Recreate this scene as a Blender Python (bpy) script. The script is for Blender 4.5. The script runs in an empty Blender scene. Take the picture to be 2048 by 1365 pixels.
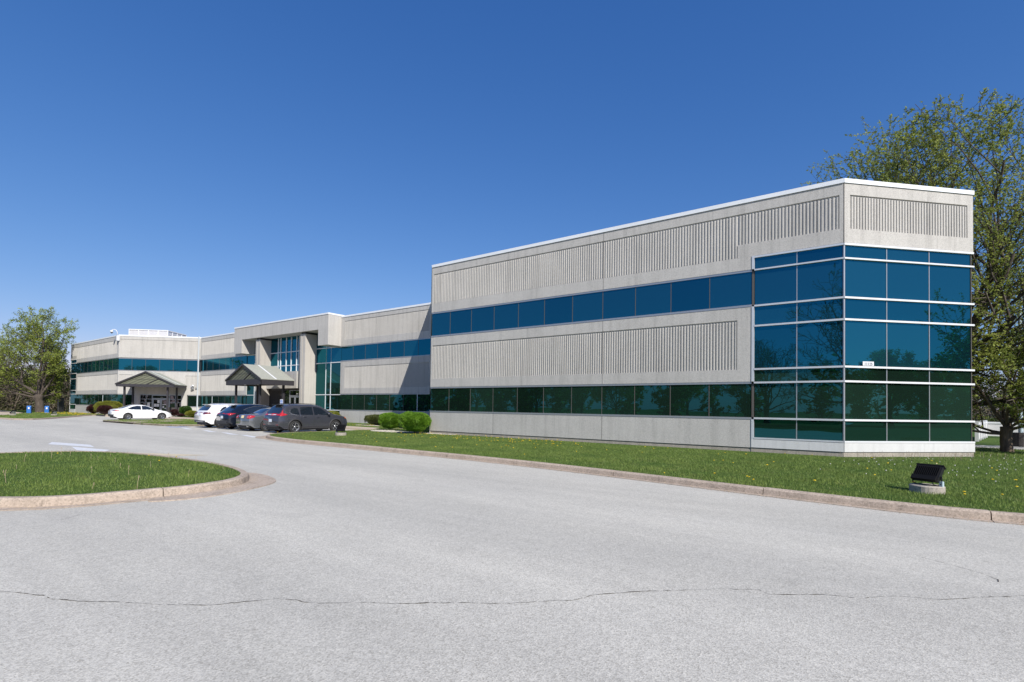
import bpy, math, random
import numpy as np
from mathutils import Vector, Matrix
R=math.radians; random.seed(7); np.random.seed(7)
sc=bpy.context.scene; COL=sc.collection

# ------------------------------------------------------------------ camera, sky, sun, exposure
YAW,PIT,ROL,FPX,CYS=R(35.777),R(1.189),R(0.8),1020.4,111.935
CAM=Vector((0.98298,-20.60143,1.63814))
fw=Vector((-math.sin(YAW)*math.cos(PIT),math.cos(YAW)*math.cos(PIT),math.sin(PIT)))
rt=Vector((math.cos(YAW),math.sin(YAW),0)); up=rt.cross(fw)
cx=rt*math.cos(ROL)+up*math.sin(ROL); cyv=-rt*math.sin(ROL)+up*math.cos(ROL)
cd=bpy.data.cameras.new('camera'); cam=bpy.data.objects.new('camera',cd); COL.objects.link(cam)
cam.matrix_world=Matrix(((cx.x,cyv.x,-fw.x,CAM.x),(cx.y,cyv.y,-fw.y,CAM.y),(cx.z,cyv.z,-fw.z,CAM.z),(0,0,0,1)))
cd.sensor_width=36; cd.sensor_fit='HORIZONTAL'; cd.lens=FPX/2048*36; cd.shift_y=CYS/2048
cd.clip_start=0.1; cd.clip_end=5000
sc.camera=cam
TOSUN=Vector((1.864,-1.0,1.72)).normalized()
w=bpy.data.worlds.new("World"); sc.world=w; w.use_nodes=True
nt=w.node_tree; nt.nodes.clear()
sky=nt.nodes.new('ShaderNodeTexSky'); sky.sky_type='NISHITA'; sky.sun_disc=False
sky.sun_elevation=math.asin(TOSUN.z); sky.sun_rotation=math.atan2(TOSUN.x,TOSUN.y)
sky.altitude=0; sky.air_density=1.0; sky.dust_density=0.3; sky.ozone_density=6.0
EXPO=0.42
# colour balance of the sky light (deep polarised blue of the photo), channel by channel
sep=nt.nodes.new('ShaderNodeSeparateColor'); comb=nt.nodes.new('ShaderNodeCombineColor'); nt.links.new(sky.outputs[0],sep.inputs[0])
for i,(p_,a_) in enumerate(((1.29,1.307),(0.897,.842),(0.64,.945))):
    m1=nt.nodes.new('ShaderNodeMath'); m1.operation='MULTIPLY'; m1.inputs[1].default_value=.1071; nt.links.new(sep.outputs[i],m1.inputs[0])
    m2=nt.nodes.new('ShaderNodeMath'); m2.operation='POWER'; m2.inputs[1].default_value=p_; nt.links.new(m1.outputs[0],m2.inputs[0])
    m3=nt.nodes.new('ShaderNodeMath'); m3.operation='MULTIPLY'; m3.inputs[1].default_value=a_*10/2**EXPO; nt.links.new(m2.outputs[0],m3.inputs[0]); nt.links.new(m3.outputs[0],comb.inputs[i])
bg=nt.nodes.new('ShaderNodeBackground'); bg.inputs[1].default_value=0.1
wo=nt.nodes.new('ShaderNodeOutputWorld')
nt.links.new(comb.outputs[0],bg.inputs[0]); nt.links.new(bg.outputs[0],wo.inputs[0])
sd=bpy.data.lights.new('sun','SUN'); sd.energy=4.3; sd.angle=R(0.53); sd.color=(1.0,0.95,0.87)
sun=bpy.data.objects.new('sun',sd); COL.objects.link(sun)
sun.rotation_euler=TOSUN.to_track_quat('Z','Y').to_euler()
sc.view_settings.view_transform='Standard'; sc.view_settings.look='None'
sc.view_settings.exposure=EXPO; sc.view_settings.gamma=1

# ------------------------------------------------------------------ helpers
class MB:
    def __init__(s): s.v=[]; s.f=[]
    def add(s,vs,fs):
        o=len(s.v); s.v+= [tuple(p) for p in vs]; s.f+= [tuple(i+o for i in f) for f in fs]; return s
    def box(s,x0,x1,y0,y1,z0,z1,T=None):
        vs=[Vector((x,y,z)) for z in (z0,z1) for (x,y) in ((x0,y0),(x1,y0),(x1,y1),(x0,y1))]
        if T is not None: vs=[T@v for v in vs]
        return s.add(vs,[(3,2,1,0),(4,5,6,7),(0,1,5,4),(1,2,6,5),(2,3,7,6),(3,0,4,7)])
    def prism(s,poly,z0,z1,T=None):
        n=len(poly); a=sum(poly[i][0]*poly[(i+1)%n][1]-poly[(i+1)%n][0]*poly[i][1] for i in range(n))
        if a<0: poly=poly[::-1]
        vs=[Vector((p[0],p[1],z)) for z in (z0,z1) for p in poly]
        if T is not None: vs=[T@v for v in vs]
        return s.add(vs,[tuple(range(n-1,-1,-1)),tuple(range(n,2*n))]+[(i,(i+1)%n,n+(i+1)%n,n+i) for i in range(n)])
    def tube(s,pts,rads,n=6,cap=True):
        pts=[Vector(p) for p in pts]; vs=[]; fs=[]; pr=None
        for i,p in enumerate(pts):
            t=(pts[min(i+1,len(pts)-1)]-pts[max(i-1,0)])
            t=t.normalized() if t.length>1e-9 else Vector((0,0,1))
            if pr is None: u=t.orthogonal().normalized()
            else: u=(pr-t*pr.dot(t)).normalized()
            pr=u; b=t.cross(u); r=rads[i] if hasattr(rads,'__len__') else rads
            for k in range(n):
                a=2*math.pi*k/n; vs.append(p+u*math.cos(a)*r+b*math.sin(a)*r)
        for i in range(len(pts)-1):
            for k in range(n):
                k2=(k+1)%n; fs.append((i*n+k,i*n+k2,(i+1)*n+k2,(i+1)*n+k))
        if cap: fs+= [tuple(range(n-1,-1,-1)),tuple((len(pts)-1)*n+k for k in range(n))]
        return s.add(vs,fs)
    def lathe(s,prof,n=24,T=None):   # prof (r,h) about local X axis
        vs=[];m=len(prof)
        for k in range(n):
            a=2*math.pi*k/n
            for r,h in prof: vs.append(Vector((h,r*math.cos(a),r*math.sin(a))))
        if T is not None: vs=[T@v for v in vs]
        fs=[(k*m+j,k*m+j+1,((k+1)%n)*m+j+1,((k+1)%n)*m+j) for k in range(n) for j in range(m-1)]
        return s.add(vs,fs)
    def build(s,name,mat,parent=None,smooth=False,fix=False):
        me=bpy.data.meshes.new(name); me.from_pydata(s.v,[],s.f); me.materials.append(mat)
        if smooth: me.polygons.foreach_set('use_smooth',[True]*len(me.polygons))
        me.update()
        if fix:
            import bmesh
            bm=bmesh.new(); bm.from_mesh(me); bmesh.ops.recalc_face_normals(bm,faces=bm.faces); bm.to_mesh(me); bm.free()
        o=bpy.data.objects.new(name,me); COL.objects.link(o)
        if parent is not None: o.parent=parent
        return o
def npmesh(name,V,F,mat,parent=None,mats=None,matidx=None,smooth=False):
    me=bpy.data.meshes.new(name); V=np.asarray(V,np.float32); F=np.asarray(F,np.int32); k=F.shape[1]
    me.vertices.add(len(V)); me.vertices.foreach_set('co',V.ravel())
    me.loops.add(F.size); me.loops.foreach_set('vertex_index',F.ravel())
    me.polygons.add(len(F)); me.polygons.foreach_set('loop_start',np.arange(0,F.size,k,dtype=np.int32))
    me.polygons.foreach_set('loop_total',np.full(len(F),k,np.int32))
    me.materials.append(mat); me.update(calc_edges=True); me.validate()
    if smooth: me.polygons.foreach_set('use_smooth',[True]*len(me.polygons))
    o=bpy.data.objects.new(name,me); COL.objects.link(o)
    if parent is not None: o.parent=parent
    return o
def tag(o,label=None,cat=None,group=None,kind=None):
    if label: o['label']=label
    if cat: o['category']=cat
    if group: o['group']=group
    if kind: o['kind']=kind
    return o
def empty(name,loc,label,cat,group=None,rz=0):
    o=bpy.data.objects.new(name,None); COL.objects.link(o); o.location=loc; o.rotation_euler=(0,0,rz)
    o.empty_display_size=.2
    return tag(o,label,cat,group)
def dup(root,loc,rz=None,label=None):
    r=root.copy(); COL.objects.link(r); r.location=loc
    if rz is not None: r.rotation_euler=(0,0,rz)
    if label: r['label']=label
    for ch in list(root.children):
        c=ch.copy(); COL.objects.link(c); c.parent=r
        for g in ch.children:
            d=g.copy(); COL.objects.link(d); d.parent=c
    return r

# ------------------------------------------------------------------ materials
def newmat(name):
    m=bpy.data.materials.new(name); m.use_nodes=True; n=m.node_tree.nodes
    return m,m.node_tree,n.get('Principled BSDF')
def N(t,typ,**k):
    n=t.nodes.new(typ)
    for a,b in k.items(): setattr(n,a,b)
    return n
def coords(t,scale=(1,1,1)):
    tc=N(t,'ShaderNodeTexCoord'); mp=N(t,'ShaderNodeMapping'); mp.inputs['Scale'].default_value=scale
    t.links.new(tc.outputs['Object'],mp.inputs[0]); return mp.outputs[0]
def noise(t,co,scale,detail=3,rough=.6):
    n=N(t,'ShaderNodeTexNoise'); n.inputs['Scale'].default_value=scale; n.inputs['Detail'].default_value=detail; n.inputs['Roughness'].default_value=rough
    t.links.new(co,n.inputs['Vector']); return n.outputs[0]
def ramp(t,fac,stops):
    r=N(t,'ShaderNodeValToRGB'); e=r.color_ramp.elements
    while len(e)<len(stops): e.new(.5)
    for i,(p,c) in enumerate(stops): e[i].position=p; e[i].color=(c if hasattr(c,'__len__') else (c,c,c))[:3]+(1,) if hasattr(c,'__len__') else (c,c,c,1)
    t.links.new(fac,r.inputs[0]); return r.outputs[0]
def mixc(t,fac,a,b,mode='MIX'):
    m=N(t,'ShaderNodeMix',data_type='RGBA',blend_type=mode)
    for s,v in ((0,fac),(6,a),(7,b)):
        if hasattr(v,'is_linked') or hasattr(v,'links'): t.links.new(v,m.inputs[s])
        elif s==0: m.inputs[0].default_value=v
        else: m.inputs[s].default_value=tuple(v)+(1,)
    return m.outputs[2]
def bump(t,b,h,strength,dist=.01):
    n=N(t,'ShaderNodeBump'); n.inputs['Strength'].default_value=strength; n.inputs['Distance'].default_value=dist
    t.links.new(h,n.inputs['Height']); t.links.new(n.outputs[0],b.inputs['Normal'])
def plain(name,c,rough=.6,metal=0,coat=0,var=0,vs=3,spec=.5):
    m,t,b=newmat(name); b.inputs['Roughness'].default_value=rough; b.inputs['Metallic'].default_value=metal
    b.inputs['Coat Weight'].default_value=coat; b.inputs['Coat Roughness'].default_value=.03; b.inputs['Specular IOR Level'].default_value=spec
    if var:
        n=noise(t,coords(t),vs,4); f=ramp(t,n,[(.3,1-var),(.7,1+var)])
        t.links.new(mixc(t,1.0,c,f,'MULTIPLY'),b.inputs['Base Color'])
    else: b.inputs['Base Color'].default_value=tuple(c)+(1,)
    return m
def concrete(name,c,streak=.18,speck=.22,rough=.9,bs=.25):
    m,t,b=newmat(name); co=coords(t); b.inputs['Roughness'].default_value=rough; b.inputs['Specular IOR Level'].default_value=.2
    v=N(t,'ShaderNodeTexVoronoi'); v.inputs['Scale'].default_value=45; t.links.new(co,v.inputs['Vector'])
    sp=ramp(t,v.outputs['Color'],[(.1,1-speck),(.5,1.0),(.9,1+speck*.6)])
    n2=noise(t,co,150,2); f2=ramp(t,n2,[(.3,1-speck*.5),(.7,1+speck*.5)])
    st=noise(t,coords(t,(2.3,2.3,.16)),1.3,5,.65); f3=ramp(t,st,[(.30,1-streak),(.5,1.0),(.72,1+streak*.3)])
    lg=noise(t,coords(t,(.35,.35,.5)),1.0,4); f4=ramp(t,lg,[(.3,(.93,.92,.90)),(.7,(1.03,1.02,1.0))])
    dr=noise(t,coords(t,(5.5,5.5,.09)),1.7,3,.7); f5=ramp(t,dr,[(.60,1.0),(.74,1-streak*1.6)])
    oi=N(t,'ShaderNodeObjectInfo'); f6=ramp(t,oi.outputs['Random'],[(0.,.965),(1.,1.025)])
    x=mixc(t,1,c,sp,'MULTIPLY'); x=mixc(t,1,x,f2,'MULTIPLY'); x=mixc(t,1,x,f3,'MULTIPLY'); x=mixc(t,1,x,f4,'MULTIPLY'); x=mixc(t,1,x,f5,'MULTIPLY'); x=mixc(t,1,x,f6,'MULTIPLY')
    t.links.new(x,b.inputs['Base Color']); bump(t,b,n2,bs,.006); return m
M={}
M['concrete']=concrete('concrete',(.49,.478,.458),.16,.16)
M['concrete_smooth']=concrete('concrete_smooth',(.50,.475,.44),.10,.08)
M['foundation']=concrete('foundation',(.36,.33,.29),.25,.25)
M['kerb']=concrete('kerb_concrete',(.42,.35,.29),.22,.26)
M['walk']=concrete('walk_concrete',(.50,.42,.34),.05,.15)
M['white']=plain('white_metal',(.70,.71,.73),.35,0,var=.03,vs=2)
M['trim']=plain('white_metal_shaded',(.60,.62,.65),.35,.25,var=.06,vs=2)  # white frames of the front face, their weaker sunlight darkened into the colour
M['whitebase']=concrete('white_base_panel',(.64,.65,.66),.10,.05,.5,.05)
M['coping']=plain('coping_metal',(.78,.80,.82),.4,0,var=.04,vs=1)
M['pipe']=plain('painted_pipe',(.50,.54,.57),.5)
M['mullion']=plain('mullion_bronze',(.10,.09,.08),.4)
M['alu']=plain('aluminium_frame',(.42,.43,.45),.35,.6)
M['joint']=plain('joint_sealant',(.10,.09,.085),.9)
M['core']=plain('interior_dark',(.02,.022,.025),.9)
M['roofing']=plain('roofing',(.35,.35,.35),.9,var=.1)
M['black']=plain('black_metal',(.012,.012,.014),.4)
M['sink']=plain('heat_sink_black',(.006,.006,.007),.7,spec=.2)
M['darkband']=plain('dark_bronze_band',(.035,.032,.037),.5,var=.1)
M['stone']=concrete('dark_stone',(.075,.07,.07),.1,.5)
M['rubber']=plain('rubber',(.018,.018,.018),.75,var=.2,vs=20)
M['rim']=plain('wheel_alloy',(.55,.56,.58),.25,.8)
M['rimdark']=plain('wheel_dark',(.04,.04,.045),.4,.5)
M['plate']=plain('licence_plate',(.62,.68,.74),.5,var=.12,vs=22)
M['plateb']=plain('licence_plate_warm',(.70,.60,.35),.5,var=.15,vs=22)
M['red']=plain('lamp_red',(.42,.012,.015),.12,coat=.8)
M['darkred']=plain('lamp_dark_red',(.14,.006,.012),.12,coat=.8)
M['orange']=plain('lamp_orange',(.75,.16,.02),.2,coat=.5)
M['lampwhite']=plain('lamp_clear',(.6,.62,.65),.1,coat=.8)
M['blue']=plain('bin_blue',(.018,.13,.42),.5,var=.1,vs=2)
M['paper']=plain('paper',(.78,.79,.78),.7)
M['shingle']=concrete('shingle',(.34,.35,.31),.05,.22)
M['lattice']=plain('gable_panel_olive',(.14,.145,.098),.6,var=.08,vs=2)
M['paintwhite']=plain('road_paint',(.62,.63,.64),.7,var=.12,vs=9)
M['paintblue']=plain('road_paint_blue',(.22,.30,.52),.7,var=.3,vs=7)
M['paintyellow']=plain('worn_yellow_paint',(.55,.47,.33),.8,var=.15,vs=6)
M['crack']=plain('crack_dark',(.045,.038,.03),.95,var=.3,vs=9)
M['gravel']=concrete('gravel',(.52,.48,.42),.0,.5)
M['screen']=plain('screen_louvre',(.62,.61,.61),.6,var=.03)
M['signblue']=plain('sign_blue',(.12,.25,.62),.5)
M['greyblue']=plain('junction_box_grey',(.42,.52,.56),.5)
M['carglass']=plain('car_glass',(.012,.016,.02),.03,coat=1,spec=.8)
def paint(n,c,metal=.0,coat=1.0): return plain(n,c,.22,metal,coat)
M['p_charcoal']=paint('paint_charcoal',(.062,.064,.078),.35)
M['p_silver']=paint('paint_grey_silver',(.20,.215,.23),.6)
M['p_navy']=paint('paint_navy',(.008,.012,.022),.3)
M['p_white']=paint('paint_white',(.80,.80,.80))
M['cladding']=plain('cladding_plastic',(.03,.03,.033),.6)
def bark(name,c):
    m,t,b=newmat(name); co=coords(t,(1,1,.25)); n=noise(t,co,9,5); b.inputs['Roughness'].default_value=.95
    t.links.new(mixc(t,1,c,ramp(t,n,[(.3,.5),(.7,1.4)]),'MULTIPLY'),b.inputs['Base Color']); bump(t,b,n,.6,.03); return m
M['bark']=bark('bark_dark',(.085,.068,.055)); M['bark2']=bark('bark_brown',(.13,.095,.065)); M['twig']=bark('twig_grey',(.17,.135,.11))
def leafmat(name,a,bc,trans=.35,sc_=.9,dry=False):
    m,t,b=newmat(name); co=coords(t); n=noise(t,co,sc_,3,.7); n2=noise(t,co,14,2)
    x=mixc(t,ramp(t,n,[(.35,0.),(.65,1.)]),a,bc); x=mixc(t,1,x,ramp(t,n2,[(.3,.65),(.7,1.35)]),'MULTIPLY')
    if dry: n3=noise(t,co,2.2,4,.7); n4=noise(t,co,40,2); x=mixc(t,ramp(t,n3,[(.56,0.),(.72,.55)]),x,(.27,.25,.10)); x=mixc(t,ramp(t,n4,[(.62,0.),(.72,.5)]),x,(.33,.33,.16))
    t.links.new(x,b.inputs['Base Color']); b.inputs['Roughness'].default_value=.55; b.inputs['Specular IOR Level'].default_value=.3
    tr=N(t,'ShaderNodeBsdfTranslucent'); t.links.new(x,tr.inputs[0]); mx=N(t,'ShaderNodeMixShader'); mx.inputs[0].default_value=trans
    out=[q for q in t.nodes if q.type=='OUTPUT_MATERIAL'][0]
    t.links.new(b.outputs[0],mx.inputs[1]); t.links.new(tr.outputs[0],mx.inputs[2]); t.links.new(mx.outputs[0],out.inputs[0]); return m
M['leaf']=leafmat('spring_leaf',(.34,.38,.075),(.20,.26,.06),.45)
M['leaf2']=leafmat('bright_spring_leaf',(.33,.38,.065),(.19,.25,.05))
M['boxwood']=leafmat('boxwood',(.17,.31,.026),(.09,.20,.016),.35,1.5)
M['boxdark']=leafmat('dark_yew',(.085,.10,.02),(.045,.06,.015),.2,1.5)
M['yellowshrub']=leafmat('gold_shrub',(.24,.24,.03),(.16,.18,.025),.3,1.5)
M['maroon']=leafmat('maroon_shrub',(.06,.018,.02),(.04,.02,.016),.2,1.5)
M['greenshrub']=leafmat('green_shrub',(.05,.11,.015),(.03,.075,.012),.25,1.5)
M['under']=leafmat('undergrowth',(.07,.085,.03),(.11,.085,.055),.2,.5)
def lawnmat(name):
    m,t,b=newmat(name); co=coords(t); n=noise(t,co,.7,4); n2=noise(t,co,30,3); n3=noise(t,co,4,3)
    x=mixc(t,ramp(t,n,[(.35,0.),(.65,1.)]),(.055,.105,.02),(.085,.13,.028))
    x=mixc(t,ramp(t,n3,[(.55,0.),(.8,.5)]),x,(.13,.125,.05))
    x=mixc(t,1,x,ramp(t,n2,[(.3,.5),(.7,1.4)]),'MULTIPLY')
    t.links.new(x,b.inputs['Base Color']); b.inputs['Roughness'].default_value=.9; b.inputs['Specular IOR Level'].default_value=.1
    bump(t,b,n2,.8,.05); return m
M['lawn']=lawnmat('lawn_soil')
M['blade']=leafmat('grass_blade',(.215,.285,.068),(.15,.225,.052),.35,.8,True)
M['dandelion']=plain('dandelion_yellow',(.75,.52,.02),.7)
M['straw']=plain('dry_stalk',(.36,.28,.19),.8,var=.2)
M['seed']=plain('seed_head',(.62,.60,.55),.9)
def asphalt():
    m,t,b=newmat('asphalt_worn'); co=coords(t); b.inputs['Roughness'].default_value=.9; b.inputs['Specular IOR Level'].default_value=.25
    v=N(t,'ShaderNodeTexVoronoi'); v.inputs['Scale'].default_value=95; t.links.new(co,v.inputs['Vector'])
    s1=ramp(t,v.outputs['Color'],[(.0,(.66,.645,.62)),(.45,(.97,.97,.97)),(1.,(1.28,1.27,1.25))])
    v2=N(t,'ShaderNodeTexVoronoi'); v2.inputs['Scale'].default_value=28; t.links.new(co,v2.inputs['Vector'])
    s2=ramp(t,v2.outputs['Color'],[(.0,.94),(.5,1.0),(1.,1.06)])
    n=noise(t,coords(t,(.22,.5,1)),1,5,.6); s3=ramp(t,n,[(.3,(.92,.92,.93)),(.7,(1.06,1.055,1.05))])
    n4=noise(t,coords(t,(.25,1.6,1)),1.5,5,.6); s4=ramp(t,n4,[(.35,.95),(.65,1.03)])
    n5=noise(t,co,7,4,.7); s5=ramp(t,n5,[(.35,.98),(.65,1.015)])
    x=mixc(t,1,(.480,.464,.415),s1,'MULTIPLY')
    n6=noise(t,coords(t,(.9,.9,1)),1.0,2,.5); s6=ramp(t,n6,[(.66,1.0),(.74,.93)])
    wv=N(t,'ShaderNodeTexWave'); wv.inputs['Scale'].default_value=.085; wv.inputs['Distortion'].default_value=3.0; wv.inputs['Detail'].default_value=2; wv.inputs['Detail Scale'].default_value=.6; wv.bands_direction='Y'; t.links.new(coords(t,(.35,1,1)),wv.inputs['Vector'])
    s7=ramp(t,wv.outputs['Fac'],[(.2,.965),(.8,1.02)])
    for s in (s2,s3,s4,s5,s6,s7): x=mixc(t,1,x,s,'MULTIPLY')
    t.links.new(x,b.inputs['Base Color']); bump(t,b,v.outputs['Distance'],.35,.005); return m
M['asphalt']=asphalt()
def glassmat(name,diff,tint,ior=1.45):
    m,t,b=newmat(name); t.nodes.remove(b); out=[q for q in t.nodes if q.type=='OUTPUT_MATERIAL'][0]
    d=N(t,'ShaderNodeBsdfDiffuse'); oi=N(t,'ShaderNodeObjectInfo')
    t.links.new(mixc(t,oi.outputs['Random'],tuple(c*.55 for c in diff),tuple(c*1.5 for c in diff)),d.inputs[0])
    n=noise(t,coords(t,(.5,.5,.5)),1.2,2,.5)
    bp=N(t,'ShaderNodeBump'); bp.inputs['Strength'].default_value=.06; bp.inputs['Distance'].default_value=.05; t.links.new(n,bp.inputs['Height'])
    g=N(t,'ShaderNodeBsdfGlossy'); g.inputs[0].default_value=tint+(1,); g.inputs[1].default_value=0.0; t.links.new(bp.outputs[0],g.inputs['Normal'])
    a=N(t,'ShaderNodeAddShader'); t.links.new(d.outputs[0],a.inputs[0]); t.links.new(g.outputs[0],a.inputs[1])
    g2=N(t,'ShaderNodeBsdfGlossy'); g2.inputs[0].default_value=(.4,.8,.88,1); g2.inputs[1].default_value=0.0; t.links.new(bp.outputs[0],g2.inputs['Normal'])
    fr=N(t,'ShaderNodeFresnel'); fr.inputs[0].default_value=1.22
    mx=N(t,'ShaderNodeMixShader'); t.links.new(fr.outputs[0],mx.inputs[0]); t.links.new(a.outputs[0],mx.inputs[1]); t.links.new(g2.outputs[0],mx.inputs[2])
    t.links.new(mx.outputs[0],out.inputs[0]); return m
M['glass']=glassmat('tinted_glass',(.004,.019,.027),(.002,.105,.16))
M['glass_low']=glassmat('tinted_glass_lawn_reflection',(.008,.019,.013),(.006,.075,.095))  # lower panes: mirrored lawn and trees, plus blinds, put into the colour
M['glass_door']=glassmat('door_glass',(.01,.012,.012),(.10,.11,.12))

# ------------------------------------------------------------------ ground
def poly_slab(name,poly,z0,z1,mat,kind='structure'):
    o=MB().prism(poly,z0,z1).build(name,mat); tag(o,kind=kind); return o
def sheet(name,poly,z,mat):
    n=len(poly); a=sum(poly[i][0]*poly[(i+1)%n][1]-poly[(i+1)%n][0]*poly[i][1] for i in range(n))
    if a<0: poly=poly[::-1]
    o=MB().add([(p[0],p[1],z) for p in poly],[tuple(range(n))]).build(name,mat); tag(o,kind='structure'); return o
def smooth_poly(pts,it=2,closed=False):
    for _ in range(it):
        q=[]; n=len(pts)
        rng=range(n) if closed else range(n-1)
        if not closed: q.append(pts[0])
        for i in rng:
            a,b=pts[i],pts[(i+1)%n]; q.append((a[0]*.75+b[0]*.25,a[1]*.75+b[1]*.25)); q.append((a[0]*.25+b[0]*.75,a[1]*.25+b[1]*.75))
        if not closed: q.append(pts[-1])
        pts=q
    return pts
sheet('ground',[(-900,-700),(900,-700),(900,900),(-900,900)],-.06,M['lawn'])
sheet('asphalt_lot',[(-130,-27.5),(70,-27.5),(70,-2),(8,-2),(-10,3),(-66,8),(-69,6),(-88,6),(-90,-4.5),(-130,-8)],0,M['asphalt'])
sheet('rear_drive',[(-2,8.45),(30,20),(28.4,24.5),(-3.6,12.9)],-.02,M['asphalt'])
def offset(path,d):
    out=[]
    for i,p in enumerate(path):
        a=path[max(i-1,0)]; b=path[min(i+1,len(path)-1)]; tx,ty=b[0]-a[0],b[1]-a[1]; l=math.hypot(tx,ty) or 1
        out.append((p[0]-ty/l*d,p[1]+tx/l*d))
    return out
def sweep_kerb(name,path,side,gut=.0,h=.14,wd=.16,joint=3.0,mat=None):
    """path = foot of the kerb face; kerb body lies to the left (side=+1) or right (-1); gut = gutter pan width on the road side"""
    mat=mat or M['kerb']
    prof=[(-gut,.002),(-gut,.012),(0.,.016),(.015,h-.03),(.045,h),(wd,h),(wd,-.05)]
    if gut<=0: prof=prof[2:]; prof=[(0,-.03)]+prof
    # densify
    pp=[path[0]]
    for a,b in zip(path,path[1:]):
        L=math.hypot(b[0]-a[0],b[1]-a[1]); k=max(1,int(L/.25))
        for i in range(1,k+1): pp.append((a[0]+(b[0]-a[0])*i/k,a[1]+(b[1]-a[1])*i/k))
    rows=[offset(pp,side*o) for o,_ in prof]
    mb=MB(); m=len(prof); acc=0; start=0; segs=[]
    for i in range(1,len(pp)):
        acc+=math.hypot(pp[i][0]-pp[i-1][0],pp[i][1]-pp[i-1][1])
        if acc>=joint or i==len(pp)-1: segs.append((start,i)); start=i; acc=0
    for (s0,s1) in segs:
        vs=[]; wob=random.uniform(-.004,.004)
        for i in range(s0,s1+1):
            for j,(o,z) in enumerate(prof):
                x,y=rows[j][i]
                if i in(s0,s1) and s1>s0:
                    k=i+1 if i==s0 else i-1; x2,y2=rows[j][k]; L=math.hypot(x2-x,y2-y) or 1; x+=(x2-x)/L*.008; y+=(y2-y)/L*.008
                chip=(random.random()<.06)*random.uniform(0,.012)*(j==4 or j==3)
                vs.append((x,y,z+(wob if z>.02 else 0)-chip))
        n=s1-s0+1; fs=[]
        for i in range(n-1):
            for j in range(m-1):
                f=(i*m+j,(i+1)*m+j,(i+1)*m+j+1,i*m+j+1); fs.append(f if side<0 else f[::-1])
        fs.append(tuple(range(m))); fs.append(tuple((n-1)*m+j for j in range(m)))
        mb.add(vs,fs)
    o=mb.build(name,mat,fix=False); tag(o,kind='structure'); return rows[-1]
# right lawn: foot-of-kerb path measured in the photo
KR=[(-25.0,4.5),(-25.0,-3.5),(-24.9,-5.2),(-24.4,-6.5),(-23.4,-7.4),(-22.0,-7.95),(-20.,-8.25),(-18.18,-8.32),(-15.51,-8.33),(-12.51,-8.42),(-10.1,-8.5),(-8.01,-8.63),(-6.18,-8.82),(-4.59,-9.05),(-3.24,-9.26),(-2.08,-9.46),(-1.08,-9.62),(-0.2,-9.75),(0.57,-9.84),(1.25,-9.92),(2.1,-9.95),(3.2,-9.8),(5,-9.4),(9,-8.2),(16,-6),(40,2)]
KR=smooth_poly(KR,1)
inn=sweep_kerb('lawn_kerb',KR,+1,gut=.12)
GLR=inn+[(40,40),(-20,40),(-30,7.3),(-25.2,7.3)]
LR=inn+[(40,4.6),(10,9.7),(2.2,10.9),(-30,12),(-30,7.0)]
# raised lawn as a gently sloping sheet
def lawn(name,poly,z,mat=M['lawn']): return poly_slab(name,poly,-.05,z,mat)
lawn('lawn',LR,.125)
# island near left
KI=[(-40,-25.5),(-30,-26),(-16,-22.5),(-10.6,-19.35),(-9.81,-18.83),(-9.3,-18.2),(-9.1,-17.11),(-9.05,-16.34),(-9.33,-15.5),(-9.95,-14.95),(-10.8,-14.66),(-11.8,-14.5),(-13.3,-14.42),(-15.37,-14.58),(-17.3,-14.92),(-18.6,-15.5),(-19.2,-16.4),(-19.6,-17.6),(-22,-20),(-30,-23.5),(-40,-25.5)]
KI=smooth_poly(KI,1)
inI=sweep_kerb('island_kerb',KI,+1,gut=.20,h=.15,wd=.17)
lawn('island_lawn',inI,.135)
# flared apron at the island nose
ap=smooth_poly([(-8.86,-17.4),(-8.55,-16.9),(-8.5,-16.3),(-8.75,-15.6),(-9.1,-14.95),(-9.5,-14.62),(-10.2,-14.4),(-11.0,-14.33),(-11.2,-14.48),(-10.0,-14.9),(-9.3,-15.5),(-9.1,-16.3)],2,True)
poly_slab('island_apron',ap,-.02,.017,M['kerb'])
ap2=smooth_poly([(-22.2,-7.9),(-23.2,-7.95),(-24.1,-7.5),(-24.8,-6.8),(-24.6,-6.3),(-23.6,-7.2)],2,True)
poly_slab('kerb_apron',ap2,-.02,.015,M['kerb'])
# sedan-side island with the walk crossing
SI=smooth_poly([(-38.3,1.0),(-38.3,-4.6),(-39.5,-5.6),(-43.5,-5.95),(-47.5,-6.05),(-50.8,-6.1),(-51.9,-5.4),(-51.9,-4.0),(-51.9,1.0)],1)
inS=sweep_kerb('parking_island_kerb',SI[::-1],-1,gut=.0,h=.12,wd=.18,mat=M['walk'])
lawn('parking_island_lawn',inS+[(-51.7,1.0),(-38.5,1.0)],.105)
sheet('ramp_walk',[(-51.2,-6.35),(-44.2,-6.3),(-45.5,-3.2),(-48.0,-.5),(-50.4,1.2),(-51.6,1.2),(-49.6,-1.6),(-49.3,-4.3)],.124,M['kerb'])
# walk in front of the parked cars, lawn against the middle wall
poly_slab('sidewalk',[(-66,1.0),(-25.6,1.0),(-26.6,2.4),(-38,2.9),(-66,2.9)],-.02,.13,M['walk'])
poly_slab('entrance_walk',[(-49,2.9),(-43.6,2.9),(-43.6,7.3),(-49,7.3)],-.02,.135,M['walk'])
lawn('wall_lawn',[(-43.6,2.9),(-38,2.9),(-26.6,2.4),(-25.6,1.0),(-25.2,1.0),(-25.2,7.35),(-43.6,7.35)],.12)
lawn('wall_lawn',[(-66,2.9),(-49,2.9),(-49,7.35),(-64,7.35)],.12)
poly_slab('entrance_walk',[(-66.2,2.2),(-64.0,4.6),(-67.6,6.4),(-71.6,2.2),(-69.5,-.8),(-67,.2)],-.02,.12,M['walk'])
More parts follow.
